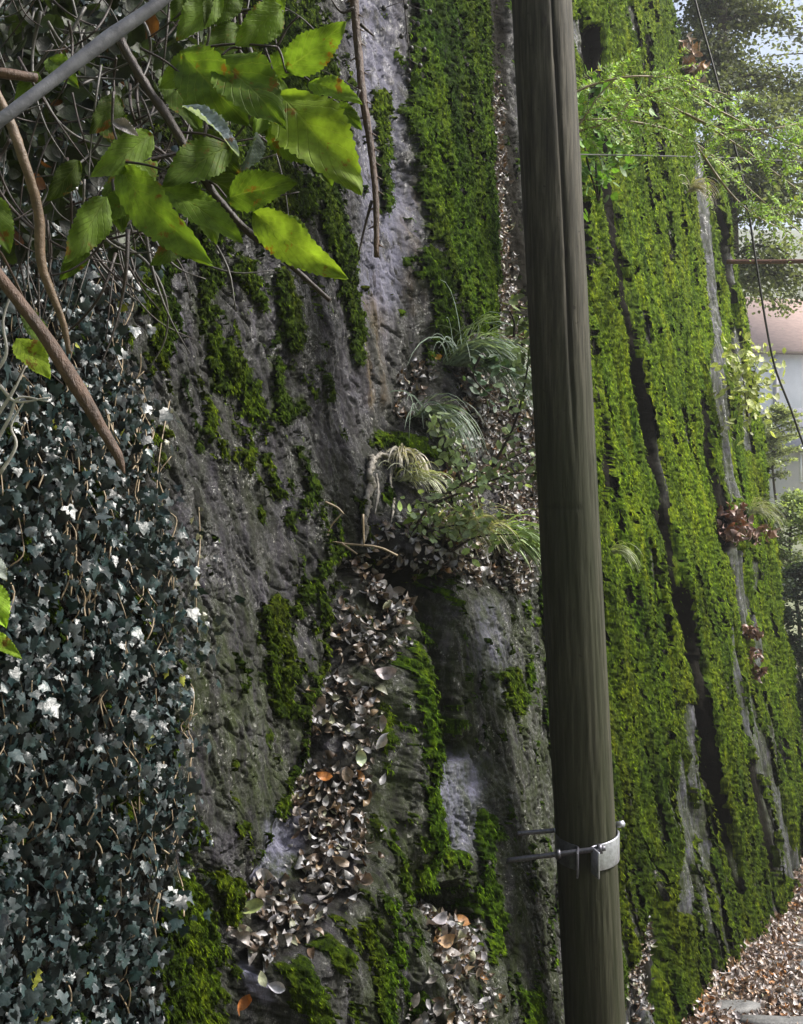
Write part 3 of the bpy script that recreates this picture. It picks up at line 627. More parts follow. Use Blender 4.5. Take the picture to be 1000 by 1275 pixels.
# ------------------------------------------------------------------ wooden pole and its clamp
pt0 = np.array(P(741.5, 1275, 4.5)); pt1 = np.array(P(674.5, 0, 4.5)); dv = (pt1 - pt0) / (pt1[2] - pt0[2])
PB = pt0 + dv * (-.25 - pt0[2]); PT = pt0 + dv * (9.3 - pt0[2])
def pole_c(z): return pt0 + dv * (z - pt0[2])
nz, na = 700, 120
zz = np.linspace(-.25, 9.3, nz); th = np.linspace(0, 2*math.pi, na, endpoint=False)
Zg, Tg = np.meshgrid(zz, th, indexing='ij')
zt = P(0, 0, 4.5).z; pyr = HOR - (Zg - EYE) / 4.5 * F                      # height expressed as photo row
r = .1225 + .004 * (EYE - Zg) * .12
r = r + .0012 * noise(np.cos(Tg) * 3 + 5, Zg * .8, 401) + .0016 * noise(Tg * 9, Zg * .9, 403) + .0009 * noise(Tg * 26, Zg * 2.0, 405) - .002 * np.exp(-(fbm(Tg * 5, Zg * .35, 3, 409) / .03)**2)
thc = -math.pi/2 + .22 + .06 * noise(Zg * .9, Zg * 0, 407)                # long drying crack facing the viewer
dth = (Tg - 2*math.pi - thc + math.pi) % (2*math.pi) - math.pi
gr = np.exp(-(dth / .045)**2) * (1 - sst(pyr, 430, 620)); r = r - .012 * gr
r = r + .004 * sst(dth, .0, .5) * (1 - sst(dth, .6, 1.4)) * (1 - sst(pyr, 300, 620))
notch = np.exp(-((pyr - 632) / 3.0)**2) * sst(-dth, -.15, .0) * (1 - sst(-dth, 1.6, 1.9)); r = r - .003 * notch
kn = np.zeros_like(r)
for ky, kd in ((322, .02), (40, -.30), (575, .7), (205, 1.1), (760, -.4)):
    q = np.hypot((pyr - ky) / 6.5, (dth - kd) / .06); kn = np.maximum(kn, np.exp(-q**2)); r = r + .0025 * np.exp(-((q - 1.3) / .5)**2)
r = r - .003 * np.exp(-(fbm(Tg * 11, Zg * .5, 3, 413) / .02)**2) * sst(fbm(Tg * 2, Zg * 1.2, 2, 415), -.1, .2)
px_ = np.stack([pole_c(0)[0] + dv[0] * Zg + r * np.cos(Tg), pole_c(0)[1] + dv[1] * Zg + r * np.sin(Tg), Zg], -1)
pole = empty('utility_pole', Vector((PB[0], PB[1], 0)), 'weathered round wooden pole leaning slightly in front of the rock', 'pole')
ix = np.arange(nz * na).reshape(nz, na)
pq = np.stack([ix[:-1], np.roll(ix, -1, 1)[:-1], np.roll(ix, -1, 1)[1:], ix[1:]], -1).reshape(-1, 4)
Vp = np.concatenate([px_.reshape(-1, 3), [PT + [0, 0, .01]]]); capt = np.array([(nz*na, ix[-1, j], ix[-1, (j+1) % na]) for j in range(na)])
mesh('pole_shaft', Vp, [pq, capt], M['pole'], pole, attrs=dict(groove=np.append(np.clip(gr * .9 + notch * .8 + kn * .8, 0, 1).ravel(), 0), green=np.append((np.clip(-.05 + sst(pyr, 250, 700) * .75 + .6 * fbm(Tg * 2, Zg * .7, 3, 411), 0, 1)).ravel(), 0)))

zc = EYE + (HOR - 1052) / F * 4.5; cz = pole_c(zc); R0 = .127
clamp = empty('pole_clamp', Vector((cz[0], cz[1] - .13, zc)), 'galvanised steel clamp gripping the wooden pole with two rods to the rock', 'clamp')
def band(a0, a1, name, mat, z0, z1, flange_top=0):
    """curved strap round the pole from angle a0 to a1 (degrees, -90 faces the viewer) with an out-turned flange at a0"""
    mb_ = MB(); th = np.radians(np.linspace(a0, a1, 26)); nn2 = len(th); T = .008
    fl = np.radians(a0); rad = np.array([math.cos(fl), math.sin(fl), 0]); 
    prof = []
    for k in range(5):                                                    # flange stands straight off the pole towards the viewer
        f = (4 - k) / 4 * .075; prof.append((rad * (R0 + .012) + np.array([0.0, -1, 0]) * f * 1.0 + np.array([math.copysign(.004, a1 - a0), 0, 0]) * (4-k)))
    for t_ in th[1:]: prof.append(np.array([math.cos(t_), math.sin(t_), 0]) * R0)
    prof = np.array(prof); d = np.gradient(prof, axis=0); nl_ = norm(np.stack([d[:, 1], -d[:, 0], 0*d[:, 0]], 1))
    cc = np.array([cz[0], cz[1], 0]); m = len(prof)
    s = np.linspace(0, 1, m); zl = z0 + (0 if name else 0) + .018 * np.exp(-((s - .16) / .12)**2) * 0; zh = z1 + 0*s
    zmid = np.clip((s - .14) / .35, 0, 1); zh = z1 - .018 * (1 - zmid) ; zl = z0 + .012 * zmid
    ring = [np.column_stack([prof[:, :2] + cc[:2], zl]), np.column_stack([prof[:, :2] + cc[:2], zh]), np.column_stack([(prof + nl_*T)[:, :2] + cc[:2], zh]), np.column_stack([(prof + nl_*T)[:, :2] + cc[:2], zl])]
    V = np.stack(ring, 1).reshape(-1, 3); Qs = [(4*i + j, 4*i + (j+1) % 4, 4*i + 4 + (j+1) % 4, 4*i + 4 + j) for i in range(m-1) for j in range(4)] + [(3, 2, 1, 0), (4*m-4, 4*m-3, 4*m-2, 4*m-1)]
    mb_.add(V, Qs); o = mb_.build(name, mat, clamp, smooth=False)
    bv = o.modifiers.new('bevel', 'BEVEL'); bv.width = .0022; bv.segments = 2; bv.limit_method = 'ANGLE'; return o
band(-92, 75, 'strap', M['steel'], zc - .064, zc + .058)
o = band(-114, -260, 'strap', M['shadesteel'], zc - .066, zc + .052); 
o['label'] = 'darker left half of the clamp'
def rod(p0, p1, r, name, mat, nut=None):
    mb_ = MB(); mb_.tube(np.linspace(np.array(p0), np.array(p1), 24), r, 14)
    return mb_.build(name, mat, clamp)
anc1, _ = near(634, 1070); anc2, _ = near(646, 1038)
f0 = np.array(P(634, 1069, 4.62)); f1 = np.array(P(754, 1056, 4.5 - .16)); e0 = anc1 - (f1 - f0) * .05
rod(f0 * 0 + anc1 + (anc1 - f1) * .03, f1, .0105, 'rod', M['darksteel'])
g1 = np.array(P(774, 1026, 4.5 + .02)); rod(anc2 + (anc2 - np.array(P(690, 1035, 4.5))) * .05, np.array(P(690, 1034, 4.50)), .0095, 'rod', M['darksteel'])
mb_ = MB(); mb_.tube([P(690, 1034, 4.50), P(700, 1034, 4.63), P(745, 1030, 4.66), P(762, 1028, 4.60), P(774, 1026, 4.52)], .0095, 12); mb_.build('rod', M['steel'], clamp)
mb_ = MB(); mb_.tube([P(766, 1027.3, 4.56), P(775, 1026, 4.51)], .015, 6); mb_.build('nut', M['steel'], clamp, smooth=False)
def nutat(px, d=.0):
    t = (px - 634) / (754 - 634); c = anc1 + (f1 - anc1) * t; ax_ = norm(f1 - anc1); mb_ = MB(); mb_.tube([c - ax_ * .009, c + ax_ * .009], .02, 6); mb_.build('nut', M['darksteel'], clamp, smooth=False)
nutat(696); nutat(747)

# ------------------------------------------------------------------ foreground shrub: stems and big serrated leaves
def big_leaf(bp, tp, width, d0, d1, col, parent, roll=0., fold=.25, droop=.12, name='leaf', mat='green', serr=1., label=None):
    b = np.array(P(*bp, d0)); t = np.array(P(*tp, d1)); ln = np.linalg.norm(t - b); y = (t - b) / ln
    v = norm(-(b + t) / 2 + np.array([0, 0, EYE])); x, y, z = frame(y, v); ca, sa = math.cos(roll), math.sin(roll); x, z = x*ca + z*sa, z*ca - x*sa
    W = width * (d0 + d1) / 2 / F / 2; nl, nw = 60, 5
    V = []; UV = []
    for i in range(nl + 1):
        q = i / nl; w = math.sin(math.pi * q**.78)**.75 * (1 - .25 * q) * 1.12 if 0 < q < 1 else 0
        tooth = 1 + serr * (.15 * ((q * 15) % 1) - .07 + .05 * ((q * 37) % 1) + .04 * math.sin(q * 7 + bp[1])); 
        for j in range(-nw, nw + 1):
            s = j / nw; ws = W * w * (tooth if abs(j) == nw else 1) * s
            vein = .0016 * math.cos((q * 8 - abs(s) * 2.6) * 2 * math.pi)
            zz_ = fold * abs(ws) - droop * ln * (q - .4)**2 * 2 + .10 * W * math.sin(q * 9 + s * 3 + bp[0]) + .07 * W * s * math.sin(q * 17 + bp[1]) + vein * w
            V.append(b + x * ws + y * (ln * (q - .03 * abs(s) * 0 + .05 * abs(s) * w)) + z * zz_); UV.append((q, s))
    m = 2 * nw + 1; Fq = np.array([(i*m + j, i*m + j + 1, (i+1)*m + j + 1, (i+1)*m + j) for i in range(nl) for j in range(m - 1)])
    o = mesh(name, np.array(V), Fq, M[mat], parent, attrs=dict(col=np.tile(col, (len(V), 1))), uv=np.array(UV))
    if label: o['label'] = label
    return o
LG = (.125, .20, .028); LG2 = (.085, .14, .02); LD = (.05, .08, .01); LB = (.16, .235, .03)
sh = empty('shrub_branch', P(168, 85, 1.62), 'dark twig slanting down to the right with large light green serrated leaves', 'branch')
m1 = MB(); m1.tube(cr([P(150, 50, 1.6), P(175, 95, 1.6), P(220, 165, 1.61), P(255, 225, 1.62), P(300, 280, 1.63), P(350, 320, 1.63), P(411, 374, 1.62)], 8), [.0066, .0064, .0058, .0034], 8, wob=.14); m1.build('stem', M['darkstem'], sh)
for args in [((345, 112), (447, 231), 84, 1.60, 1.52, LB, .25), ((356, 88), (430, 30), 48, 1.6, 1.55, LG, -.2), ((383, 100), (446, 122), 30, 1.58, 1.5, LG, .5), ((418, 128), (450, 160), 22, 1.6, 1.58, LG2, .3),
             ((222, 62), (305, 152), 66, 1.62, 1.55, LG2, -.1), ((272, 68), (352, 150), 70, 1.60, 1.52, LG2, .3), ((282, 246), (363, 226), 50, 1.60, 1.54, LG2, .2), ((312, 264), (424, 346), 52, 1.58, 1.50, LB, -.3),
             ((198, 228), (300, 294), 46, 1.63, 1.55, LG, .5), ((143, 208), (250, 326), 60, 1.62, 1.5, LG, -.4), ((134, 244), (84, 326), 44, 1.65, 1.6, LG, .3), ((192, 166), (118, 218), 42, 1.66, 1.58, LG, .2),
             ((288, 180), (205, 226), 52, 1.64, 1.58, LG2, -.3), ((165, 258), (215, 300), 34, 1.68, 1.6, LG, .1), ((240, 160), (300, 215), 34, 1.72, 1.7, LD, .2), ((330, 150), (400, 205), 46, 1.66, 1.66, LG2, -.5), ((205, 285), (250, 322), 26, 1.6, 1.58, LB, .6),((250, 215), (330, 262), 40, 1.75, 1.72, LD, .3), ((300, 100), (360, 178), 50, 1.72, 1.7, LD, -.2), ((205, 90), (250, 160), 44, 1.75, 1.72, LG2, .4), ((120, 130), (165, 190), 40, 1.8, 1.76, LD, .2), ((330, 90), (395, 60), 34, 1.72, 1.7, LG2, .1), ((235, 290), (190, 330), 30, 1.7, 1.66, LG2, .2), ((150, 210), (150, 285), 44, 1.74, 1.7, LG2, -.3), ((360, 140), (415, 225), 50, 1.7, 1.64, LG2, .5), ((110, 300), (75, 350), 26, 1.75, 1.75, LG2, .2), ((150, 120), (115, 165), 32, 1.75, 1.72, LD, .1), ((260, 60), (200, 110), 40, 1.7, 1.68, LG, .3), ((300, 30), (250, 80), 38, 1.73, 1.7, LG2, -.3), ((170, 175), (185, 245), 36, 1.7, 1.66, LG, .6), ((350, 95), (320, 165), 44, 1.68, 1.64, LG, .2), ((390, 190), (440, 215), 30, 1.66, 1.62, LG2, -.4), ((240, 235), (270, 300), 34, 1.7, 1.66, LG, .3), ((100, 200), (60, 250), 30, 1.8, 1.78, LD, .2), ((340, 270), (390, 300), 30, 1.68, 1.66, LG2, .7), ((170, 240), (120, 275), 34, 1.7, 1.68, LG, -.2)]:
    big_leaf(*args[:6], sh, roll=args[6])
m2 = MB()
for a_, b_ in (((235, 62), (345, 58)), ((345, 58), (372, 20)), ((345, 58), (356, 90)), ((300, 60), (275, 70)), ((330, 60), (345, 112)), ((225, 165), (288, 180)), ((255, 225), (282, 246)), ((290, 262), (312, 264)), ((175, 120), (192, 166)), ((140, 200), (230, 222)), ((356, 90), (385, 100)), ((175, 60), (240, 105)), ((200, 125), (235, 190))):
    pa, pb = P(*a_, 1.62), P(*b_, 1.61); md = (pa + pb) / 2 + Vector((0, 0, .006)); m2 = MB(); m2.tube(cr([pa, md, pb], 4), [.0022, .0015], 6); m2.build('twig', M['darkstem'], sh)
big_leaf((228, 128), (300, 186), 26, 1.55, 1.5, (.24, .29, .33), sh, roll=1.0, fold=.9, name='leaf', label='folded blue grey leaf showing its ribbed underside')
big_leaf((322, 165), (303, 212), 26, 1.55, 1.53, (.09, .12, .10), sh, roll=.8, fold=.7)
big_leaf((140, 150), (172, 168), 16, 1.5, 1.5, (.26, .24, .24), sh, roll=.4, fold=.6, mat='litter', label='small dead grey leaf')
# upper leaves
sh2 = empty('shrub_branch', P(250, -30, 1.7), 'upper leafy twig entering from the top left edge with light green leaves', 'branch')
m1 = MB(); m1.tube(cr([P(120, -120, 1.7), P(230, -40, 1.7), P(300, -10, 1.68), P(352, 15, 1.65)], 6), [.005, .0025], 8); m1.build('stem', M['darkstem'], sh2)
for args in [((352, 8), (296, 56), 46, 1.62, 1.6, LG, .1), ((276, -8), (220, 46), 40, 1.68, 1.65, LG, -.3), ((240, -20), (215, 25), 34, 1.7, 1.68, LG2, .2), ((300, -20), (262, 30), 36, 1.72, 1.7, LG2, .3), ((262, -30), (256, 30), 14, 1.6, 1.58, LD, .2), ((330, -30), (352, 18), 30, 1.7, 1.68, LG, .1), ((60, 70), (95, 105), 30, 1.8, 1.75, LG2, .2), ((48, 90), (20, 130), 26, 1.8, 1.8, LG2, .2)]:
    big_leaf(*args[:6], sh2, roll=args[6])
# bramble stem hanging down right of it
br = empty('bramble_stem', P(440, -20, 1.75), 'bare reddish brown thorny stem hanging straight down in front of wet rock', 'stem')
m1 = MB(); path = cr([P(438, -60, 1.75), P(441, 0, 1.75), P(446, 60, 1.75), P(452, 120, 1.74), P(462, 185, 1.74), P(468, 245, 1.73), P(469, 320, 1.72)], 10)
m1.tube(path, [.0072, .0066, .006, .0044], 10, wob=.08); m1.build('stem', M['stem'], br)
m1 = MB()
for k in range(4, len(path) - 2, 3):
    m1 = MB(); s = 1 if RS.rand() < .5 else -1; b = path[k]; m1.tube([b, b + np.array([.007 * s, -.002, -.002]), b + np.array([.014 * s, -.003, -.006])], [.0028, .0015, .0003], 6); m1.build('thorn', M['stem'], br)
for pts in ([(448, 112), (440, 128), (425, 130), (406, 118)], [(415, 128), (424, 160), (429, 198)], [(463, 250), (455, 280), (446, 318)], [(441, 10), (425, 15), (410, -5)], [(449, 30), (460, 40), (466, 45)]):
    m1 = MB(); m1.tube(cr([P(x, y, 1.73) for x, y in pts], 5), [.003, .0012], 6, wob=.15); m1.build('side_twig', M['darkstem'], br)
# thick smooth grey branch crossing the top left corner
gb = MB(); gb.tube(cr([P(-60, 195, .86), P(0, 150, .86), P(70, 97, .88), (P(134, 48, .9)), P(205, -2, .92), P(260, -50, .94)], 10), [.0052, .0050, .0052, .0062, .0050, .0048], 14, wob=.03)
tag(gb.build('grey_branch', M['greystem']), 'smooth grey bare branch crossing the top left corner close to the camera', 'branch')
tb = MB()
for pts, rd in (([(-40, 290), (0, 345), (50, 410), (95, 480), (125, 530), (147, 568), (155, 590)], [.0068, .0070, .0076, .0092, .0066, .0058, .0012]),):
    tb.tube(cr([P(x, y, 1.25) for x, y in pts], 8), rd, 12, wob=.04)
tag(tb.build('brown_branch', M['stem']), 'bare brown knotty branch reaching down over the ivy from the left edge', 'branch')
tb = MB(); tb.tube(cr([P(-30, 70, 1.3), P(5, 135, 1.3), P(30, 200, 1.3), P(48, 265, 1.32), P(52, 330, 1.33), P(78, 400, 1.35), P(86, 440, 1.36)], 8), [.005, .0062, .0058, .0062, .0045, .003], 10, wob=.08)
tag(tb.build('tan_branch', mat_plain('tan_bark', (.05, .035, .02), (.15, .10, .06), 50, .55)), 'light brown upright stem with nodes near the left edge', 'branch')
tb = MB(); tb.tube(cr([P(-40, 86, 1.4), P(10, 92, 1.4), P(46, 97, 1.42)], 6), [.0075, .006], 10, wob=.05)
tag(tb.build('broken_branch', M['stem']), 'short snapped brown branch end at the upper left edge', 'branch')
# tangle behind
tg = empty('twig_thicket', P(60, 250, 2.3), 'dense dark tangle of thin twigs filling the upper left corner', 'bush')
m1 = MB(); m2 = MB()
for k in range(260):
    x0, y0, d0 = RS.uniform(-80, 330), RS.uniform(-80, 330), RS.uniform(1.7, 2.6)
    if x0 > 200 and y0 > 120: continue
    a_ = RS.uniform(-.6, .6) + (math.pi/2 if RS.rand() < .75 else 0); ln = RS.uniform(60, 220); pts = []
    cv = RS.uniform(-.5, .5)
    for j in range(5):
        pts.append(P(x0, y0, d0 + RS.uniform(-.03, .03))); x0 += math.cos(a_) * ln / 4; y0 += math.sin(a_) * ln / 4; a_ += cv
    (m1 if RS.rand() < .6 else m2).tube(cr(pts, 4), [RS.uniform(.0015, .0042), .001], 6)
tag(m1.build('twig', M['darkstem'], tg), kind='stuff'); m3_ = m2.build('twig', mat_plain('grey_twig', (.025, .024, .022), (.09, .083, .075), 40, .5), tg); tag(m3_, kind='stuff')
n = 1500; q = RS.uniform(0, 1, (n, 3)); xx = -100 + 390 * q[:, 0]; yy = -80 + 400 * q[:, 1]; keep = (xx < 170) | (yy < 150); xx, yy = xx[keep], yy[keep]; n = len(xx); Yd = RS.uniform(2.1, 2.75, n)
pos = np.stack([(xx - 500) / F * Yd, Yd, EYE + (HOR - yy) / F * Yd], 1)
tvl, tfl = leaf_template(.3, .3, .35)
ax, ay, az = frame(RS.normal(0, 1, (n, 3)) + [0, 0, -.6], RS.normal(0, .6, (n, 3)) + [.4, -.8, .5])
V, Fc, I = scatter(tvl, tfl, pos, ax, ay, az, RS.uniform(.03, .06, n)); c = np.array([.014, .022, .006]) * RS.uniform(.4, 2.4, (n, 1)); bz = RS.rand(n) < .05; c[bz] = (.14, .055, .018)
mesh('foliage', V, Fc, M['grass'], tg, attrs=dict(col=c[I]))
# bright leaves at the left edge and bleached twigs
lf = empty('leafy_shoot', P(-30, 800, 1.6), 'bright yellow green leaf tips poking in from the left edge over the ivy', 'shoot')
m1 = MB(); m1.tube(cr([P(-60, 830, 1.62), P(-25, 790, 1.6), P(-5, 740, 1.6)], 5), [.003, .0015], 6); m1.build('stem', M['stem'], lf)
for args in [((-22, 720), (8, 780), 36, 1.6, 1.58, (.26, .42, .04), .2), ((-20, 785), (26, 818), 20, 1.6, 1.58, (.22, .34, .03), .2), ((-20, 690), (10, 722), 22, 1.6, 1.6, (.38, .42, .40), .5)]: big_leaf(*args[:6], lf, roll=args[6])
lf = empty('leafy_shoot', P(-30, 300, 1.7), 'yellow green leaves among the tangle at the upper left edge', 'shoot')
m1 = MB(); m1.tube(cr([P(-60, 330, 1.72), P(-10, 300, 1.7), P(60, 440, 1.8)], 5), [.003, .0015], 6); m1.build('stem', M['stem'], lf)
for args in [((-15, 240), (12, 312), 36, 1.7, 1.68, LG, .2), ((20, 420), (62, 468), 34, 1.75, 1.72, (.24, .34, .03), .3), ((30, 380), (60, 440), 26, 1.8, 1.75, LG2, .3)]: big_leaf(*args[:6], lf, roll=args[6])
bt = MB()
for pts in ([(-10, 560), (12, 520), (24, 495), (60, 500)], [(-10, 470), (8, 440), (4, 400), (16, 360)], [(0, 590), (20, 555), (14, 530), (30, 500)], [(-5, 520), (20, 480), (44, 420), (50, 395)], [(0, 480), (20, 500), (62, 495)]):
    bt.tube(cr([P(x, y, 1.9) for x, y in pts], 5), [.0035, .0015], 6)
tag(bt.build('dead_twig', mat_plain('bleached_twig', (.25, .24, .22), (.5, .49, .46), 30, .5)), 'bleached curved dead twigs above the ivy at the left edge', 'twigs')
# dark dried berries hanging at the top
bc = empty('berry_sprig', P(505, -10, 4.2), 'dangling dry twig with small dark berries at the top edge', 'sprig')
m1 = MB(); m1.tube(cr([P(500, -40, 4.2), P(505, 20, 4.2), P(512, 90, 4.2)], 5), [.004, .002], 6)
bp = [(506, 8), (520, 30), (500, 45), (512, 60), (528, 62), (509, 88), (508, 100), (523, 82), (478, 10), (535, 15)]
for x, y in bp: m1.tube([P(506, y - 10, 4.2), P(x, y, 4.2)], .0015, 5)
m1.build('stem', M['darkstem'], bc)
for x, y in bp:
    c = np.array(P(x, y, 4.19)); a_ = np.linspace(0, math.pi, 7); b2 = MB()
    b2.tube([c + np.array([0, 0, .011 * math.cos(t)]) for t in a_], [max(.0008, .010 * math.sin(t)) for t in a_], 8); b2.build('berry', M['cable'], bc)

# ------------------------------------------------------------------ plants on the terrace
def grass(root_px, depth_off, n, length, spread, col, label, droop=1.0, wid=.0035, lean=(0, 0), name='grass_tuft'):
    b0, nr = near(*root_px); b0 = b0 + NN * depth_off; m_ = MB()
    for k in range(n):
        a_ = RS.uniform(0, 2*math.pi); b = b0 + np.array([math.cos(a_), math.sin(a_), 0]) * RS.uniform(0, spread * .25)
        d = norm(NN * RS.uniform(.2, .9) + np.array([lean[0] + RS.normal(0, .35), 0, 1.0 * RS.uniform(.3, 1) + lean[1]])); ln = length * RS.uniform(.5, 1.15); pts = [b]; cur = b.copy()
        for j in range(7):
            cur = cur + d * ln / 7; pts.append(cur.copy()); d = norm(d + np.array([lean[0] * .08, 0, -.30 * droop]))
        pts = np.array(pts); wd = wid * (1 - np.linspace(0, 1, 8)**2) + .0004; sd = norm(np.cross(np.gradient(pts, axis=0), NN + RS.normal(0, .4, 3)))
        V = np.concatenate([pts - sd * wd[:, None], pts + sd * wd[:, None]]); Qg = [(j, j+1, j+9, j+8) for j in range(7)]
        m_.add(V, Qg, col=np.array(col) * RS.uniform(.5, 1.5))
    o = m_.build(name, M['grass']); return tag(o, label, 'grass')
GC = (.19, .25, .20)
grass((560, 455), .05, 340, .48, .40, GC, 'tuft of long blue green grass drooping over the terrace, uppermost of the tufts', 1.35, lean=(.25, 0))
grass((520, 520), .03, 120, .36, .25, GC, 'grey green grass tuft drooping below the leaf pocket at the terrace left end', 1.5, lean=(.2, -.2))
grass((610, 675), .03, 200, .38, .3, (.28, .38, .18), 'green grass tuft hanging right towards the pole over the terrace lip', 1.3, lean=(.5, 0))
grass((590, 600), .02, 120, .25, .4, (.15, .2, .1), 'thin scattered grass in the middle of the terrace beside the sapling', 1.3)
grass((852, 240), .06, 90, .40, .12, (.42, .38, .30), 'pale dry grass wisp hanging on the right rock wall', 1.6, wid=.003)
grass((893, 598), .06, 60, .3, .12, (.40, .38, .30), 'dry grass wisp above the brown leaf clump on the right rock wall', 1.6, wid=.003)
grass((752, 690), .04, 40, .25, .1, (.30, .34, .2), 'pale grass blades just right of the pole', 1.4, wid=.003)
grass((950, 830), .06, 70, .45, .2, (.36, .36, .30), 'grey dry grass wisp low on the right rock wall', 1.5, wid=.003)
grass((925, 640), .08, 80, .45, .2, (.32, .33, .26), 'dull dry grass right of the brown leaf clump', 1.5, wid=.003)
def ovate(m_, pos, yd, zd, size, cols, w=.3):
    tv, tf = leaf_template(.15, .2, w, 4); tv = tv + np.array([0, .5, 0]); ax, ay, az = frame(yd, zd); V, Fc, I = scatter(tv, tf, pos, ax, ay, az, size); m_.add(V, Fc, col=cols[I])
def sapling(stems, depth, leaves, label, size=(.03, .05), col=(.26, .35, .14), cat='sapling', stemmat='darkstem', rad=(.007, .002), spread=.03, name='sapling', w=.3):
    root = P(*stems[0][0], depth); e = empty(name, root, label, cat); m_ = MB(); l_ = MB()
    for s in stems:
        pts = [P(p[0], p[1], depth + (p[2] if len(p) > 2 else 0)) for p in s]; c_ = cr(pts, 6); m_.tube(c_, rad, 7, wob=.08)
        n = leaves; i_ = RS.randint(len(c_) // 4, len(c_), n); pos = c_[i_] + RS.normal(0, spread, (n, 3))
        ovate(l_, pos, RS.normal(0, 1, (n, 3)) + [.2, 0, -.2], RS.normal(0, .5, (n, 3)) + [.3, -.5, .8], RS.uniform(*size, n), np.array(col) * RS.uniform(.5, 1.6, (n, 1)), w)
    m_.build('stem', M[stemmat], e); l_.build('foliage', M['grass'], e); return e
dT = 4.55
sapling([[(500, 705), (512, 668), (535, 630), (575, 603), (612, 582), (660, 560)], [(535, 630), (570, 615), (640, 590), (690, 592)], [(575, 603), (560, 560), (545, 520)], [(612, 582), (640, 530), (655, 470), (660, 420)], [(512, 668), (560, 655), (600, 650)]],
        dT, 90, 'small sapling with a curved dark stem and pale green leaves on the terrace', col=(.32, .40, .22))
sapling([[(600, 440), (612, 452), (640, 462)], [(600, 440), (590, 470), (620, 500)]], 4.85, 26, 'little plant with glossy dark leaves above the grass tuft', size=(.04, .06), col=(.05, .09, .05), spread=.03)
sapling([[(640, 420), (640, 400), (630, 380)], [(650, 430), (662, 400), (655, 375)]], 5.0, 14, 'broad leaved seedling just left of the pole below the crack', size=(.05, .07), col=(.12, .16, .06))
sapling([[(545, 700), (520, 660), (500, 640)], [(545, 700), (560, 650), (580, 625)], [(545, 700), (590, 670), (640, 665)]], 4.6, 45, 'low bushy green plant on the terrace lip around the sapling foot', size=(.03, .05), col=(.24, .34, .10), spread=.05)
sapling([[(930, 520), (925, 470), (915, 440)], [(930, 520), (938, 470), (945, 450)], [(935, 540), (930, 500), (940, 480)]], 10.9, 110, 'white flecked yellow green plant growing from the far end of the right wall', size=(.06, .1), col=(.42, .46, .2), spread=.13)
sapling([[(745, 250), (742, 200), (748, 150)], [(745, 250), (728, 180), (735, 110)], [(745, 250), (760, 180), (775, 140)]], 6.1, 90, 'leafy green sprig growing in the dark crevice right of the pole', size=(.05, .08), col=(.12, .24, .04), spread=.09)
tw = MB(); 
for pts in ([(495, 692), (470, 681), (430, 677), (405, 672)], [(405, 672), (412, 655), (425, 640)], [(425, 676), (445, 690)], [(452, 640), (453, 678)], [(405, 625), (420, 632), (428, 640)]):
    tw.tube(cr([P(x, y, 4.2) for x, y in pts], 6), [.005, .003], 7, wob=.1)
tag(tw.build('curved_twig', M['tanstem']), 'pale curved bare twig projecting left from the terrace', 'twig')
rt = empty('exposed_root', Vector(near(455, 600)[0]), 'pale whitish gnarled roots hanging down the rock left of the terrace', 'root')
for pts, rd in (([(456, 566), (459, 576), (455, 590), (458, 603), (453, 618), (454, 632), (448, 648), (450, 660), (445, 680)], [.012, .016, .013, .017, .012, .015, .010, .012, .006]), ([(476, 572), (483, 580), (481, 600), (485, 625), (482, 650)], [.008, .010, .007, .006, .003]), ([(460, 572), (470, 566), (482, 570), (495, 563), (508, 566)], [.009, .011, .008, .010, .005]), ([(463, 590), (466, 612), (462, 640)], [.005, .006, .003])):
    m_ = MB(); m_.tube(cr([near(x, y)[0] + NN * .02 for x, y in pts], 7), rd, 9, wob=.5); m_.build('root_strand', M['root'], rt, smooth=False)
grass((488, 572), .05, 150, .17, .10, (.50, .47, .40), 'short shaggy fringe of bleached dead grass beside the pale roots', 1.8, wid=.006)
grass((500, 600), .03, 80, .22, .3, (.34, .36, .26), 'wispy dull grass under the bleached fringe left of the sapling', 1.3)
grass((560, 660), .03, 160, .26, .6, (.40, .40, .26), 'straw coloured grass mixed with leaves along the terrace lip', 1.2)
# brown clumps on the right wall
def clump(pts, n, size, label, name='dead_leaf_clump', r=.08, tint=(.7, .5, .45)):
    m_ = MB(); b = np.array([near(x, y)[0] + NN * .08 for x, y in pts]); i_ = RS.randint(0, len(b), n); pos = b[i_] + RS.normal(0, r, (n, 3)) * [.8, .8, .5]
    litter(m_, pos, np.tile(NN, (n, 1)) + [0, 0, .5], RS.uniform(size * .6, size * 1.3, n), PAL * np.array(tint), PW, .9); return tag(m_.build(name, M['litter']), label, 'dead leaves', kind='stuff')
clump([(895, 640), (905, 655), (918, 660), (900, 662), (930, 665)], 150, .10, 'brown clump of dead leaves caught halfway up the right rock wall', r=.09)
clump([(918, 782), (924, 790), (926, 802), (927, 815), (930, 838)], 110, .08, 'small dark brown hanging clump of dead leaves low on the right wall', r=.05)
clump([(868, 60), (885, 75), (890, 90)], 90, .12, 'pale brown leaves in the notch at the top end of the right wall', r=.10, tint=(1.1, 1., .9))

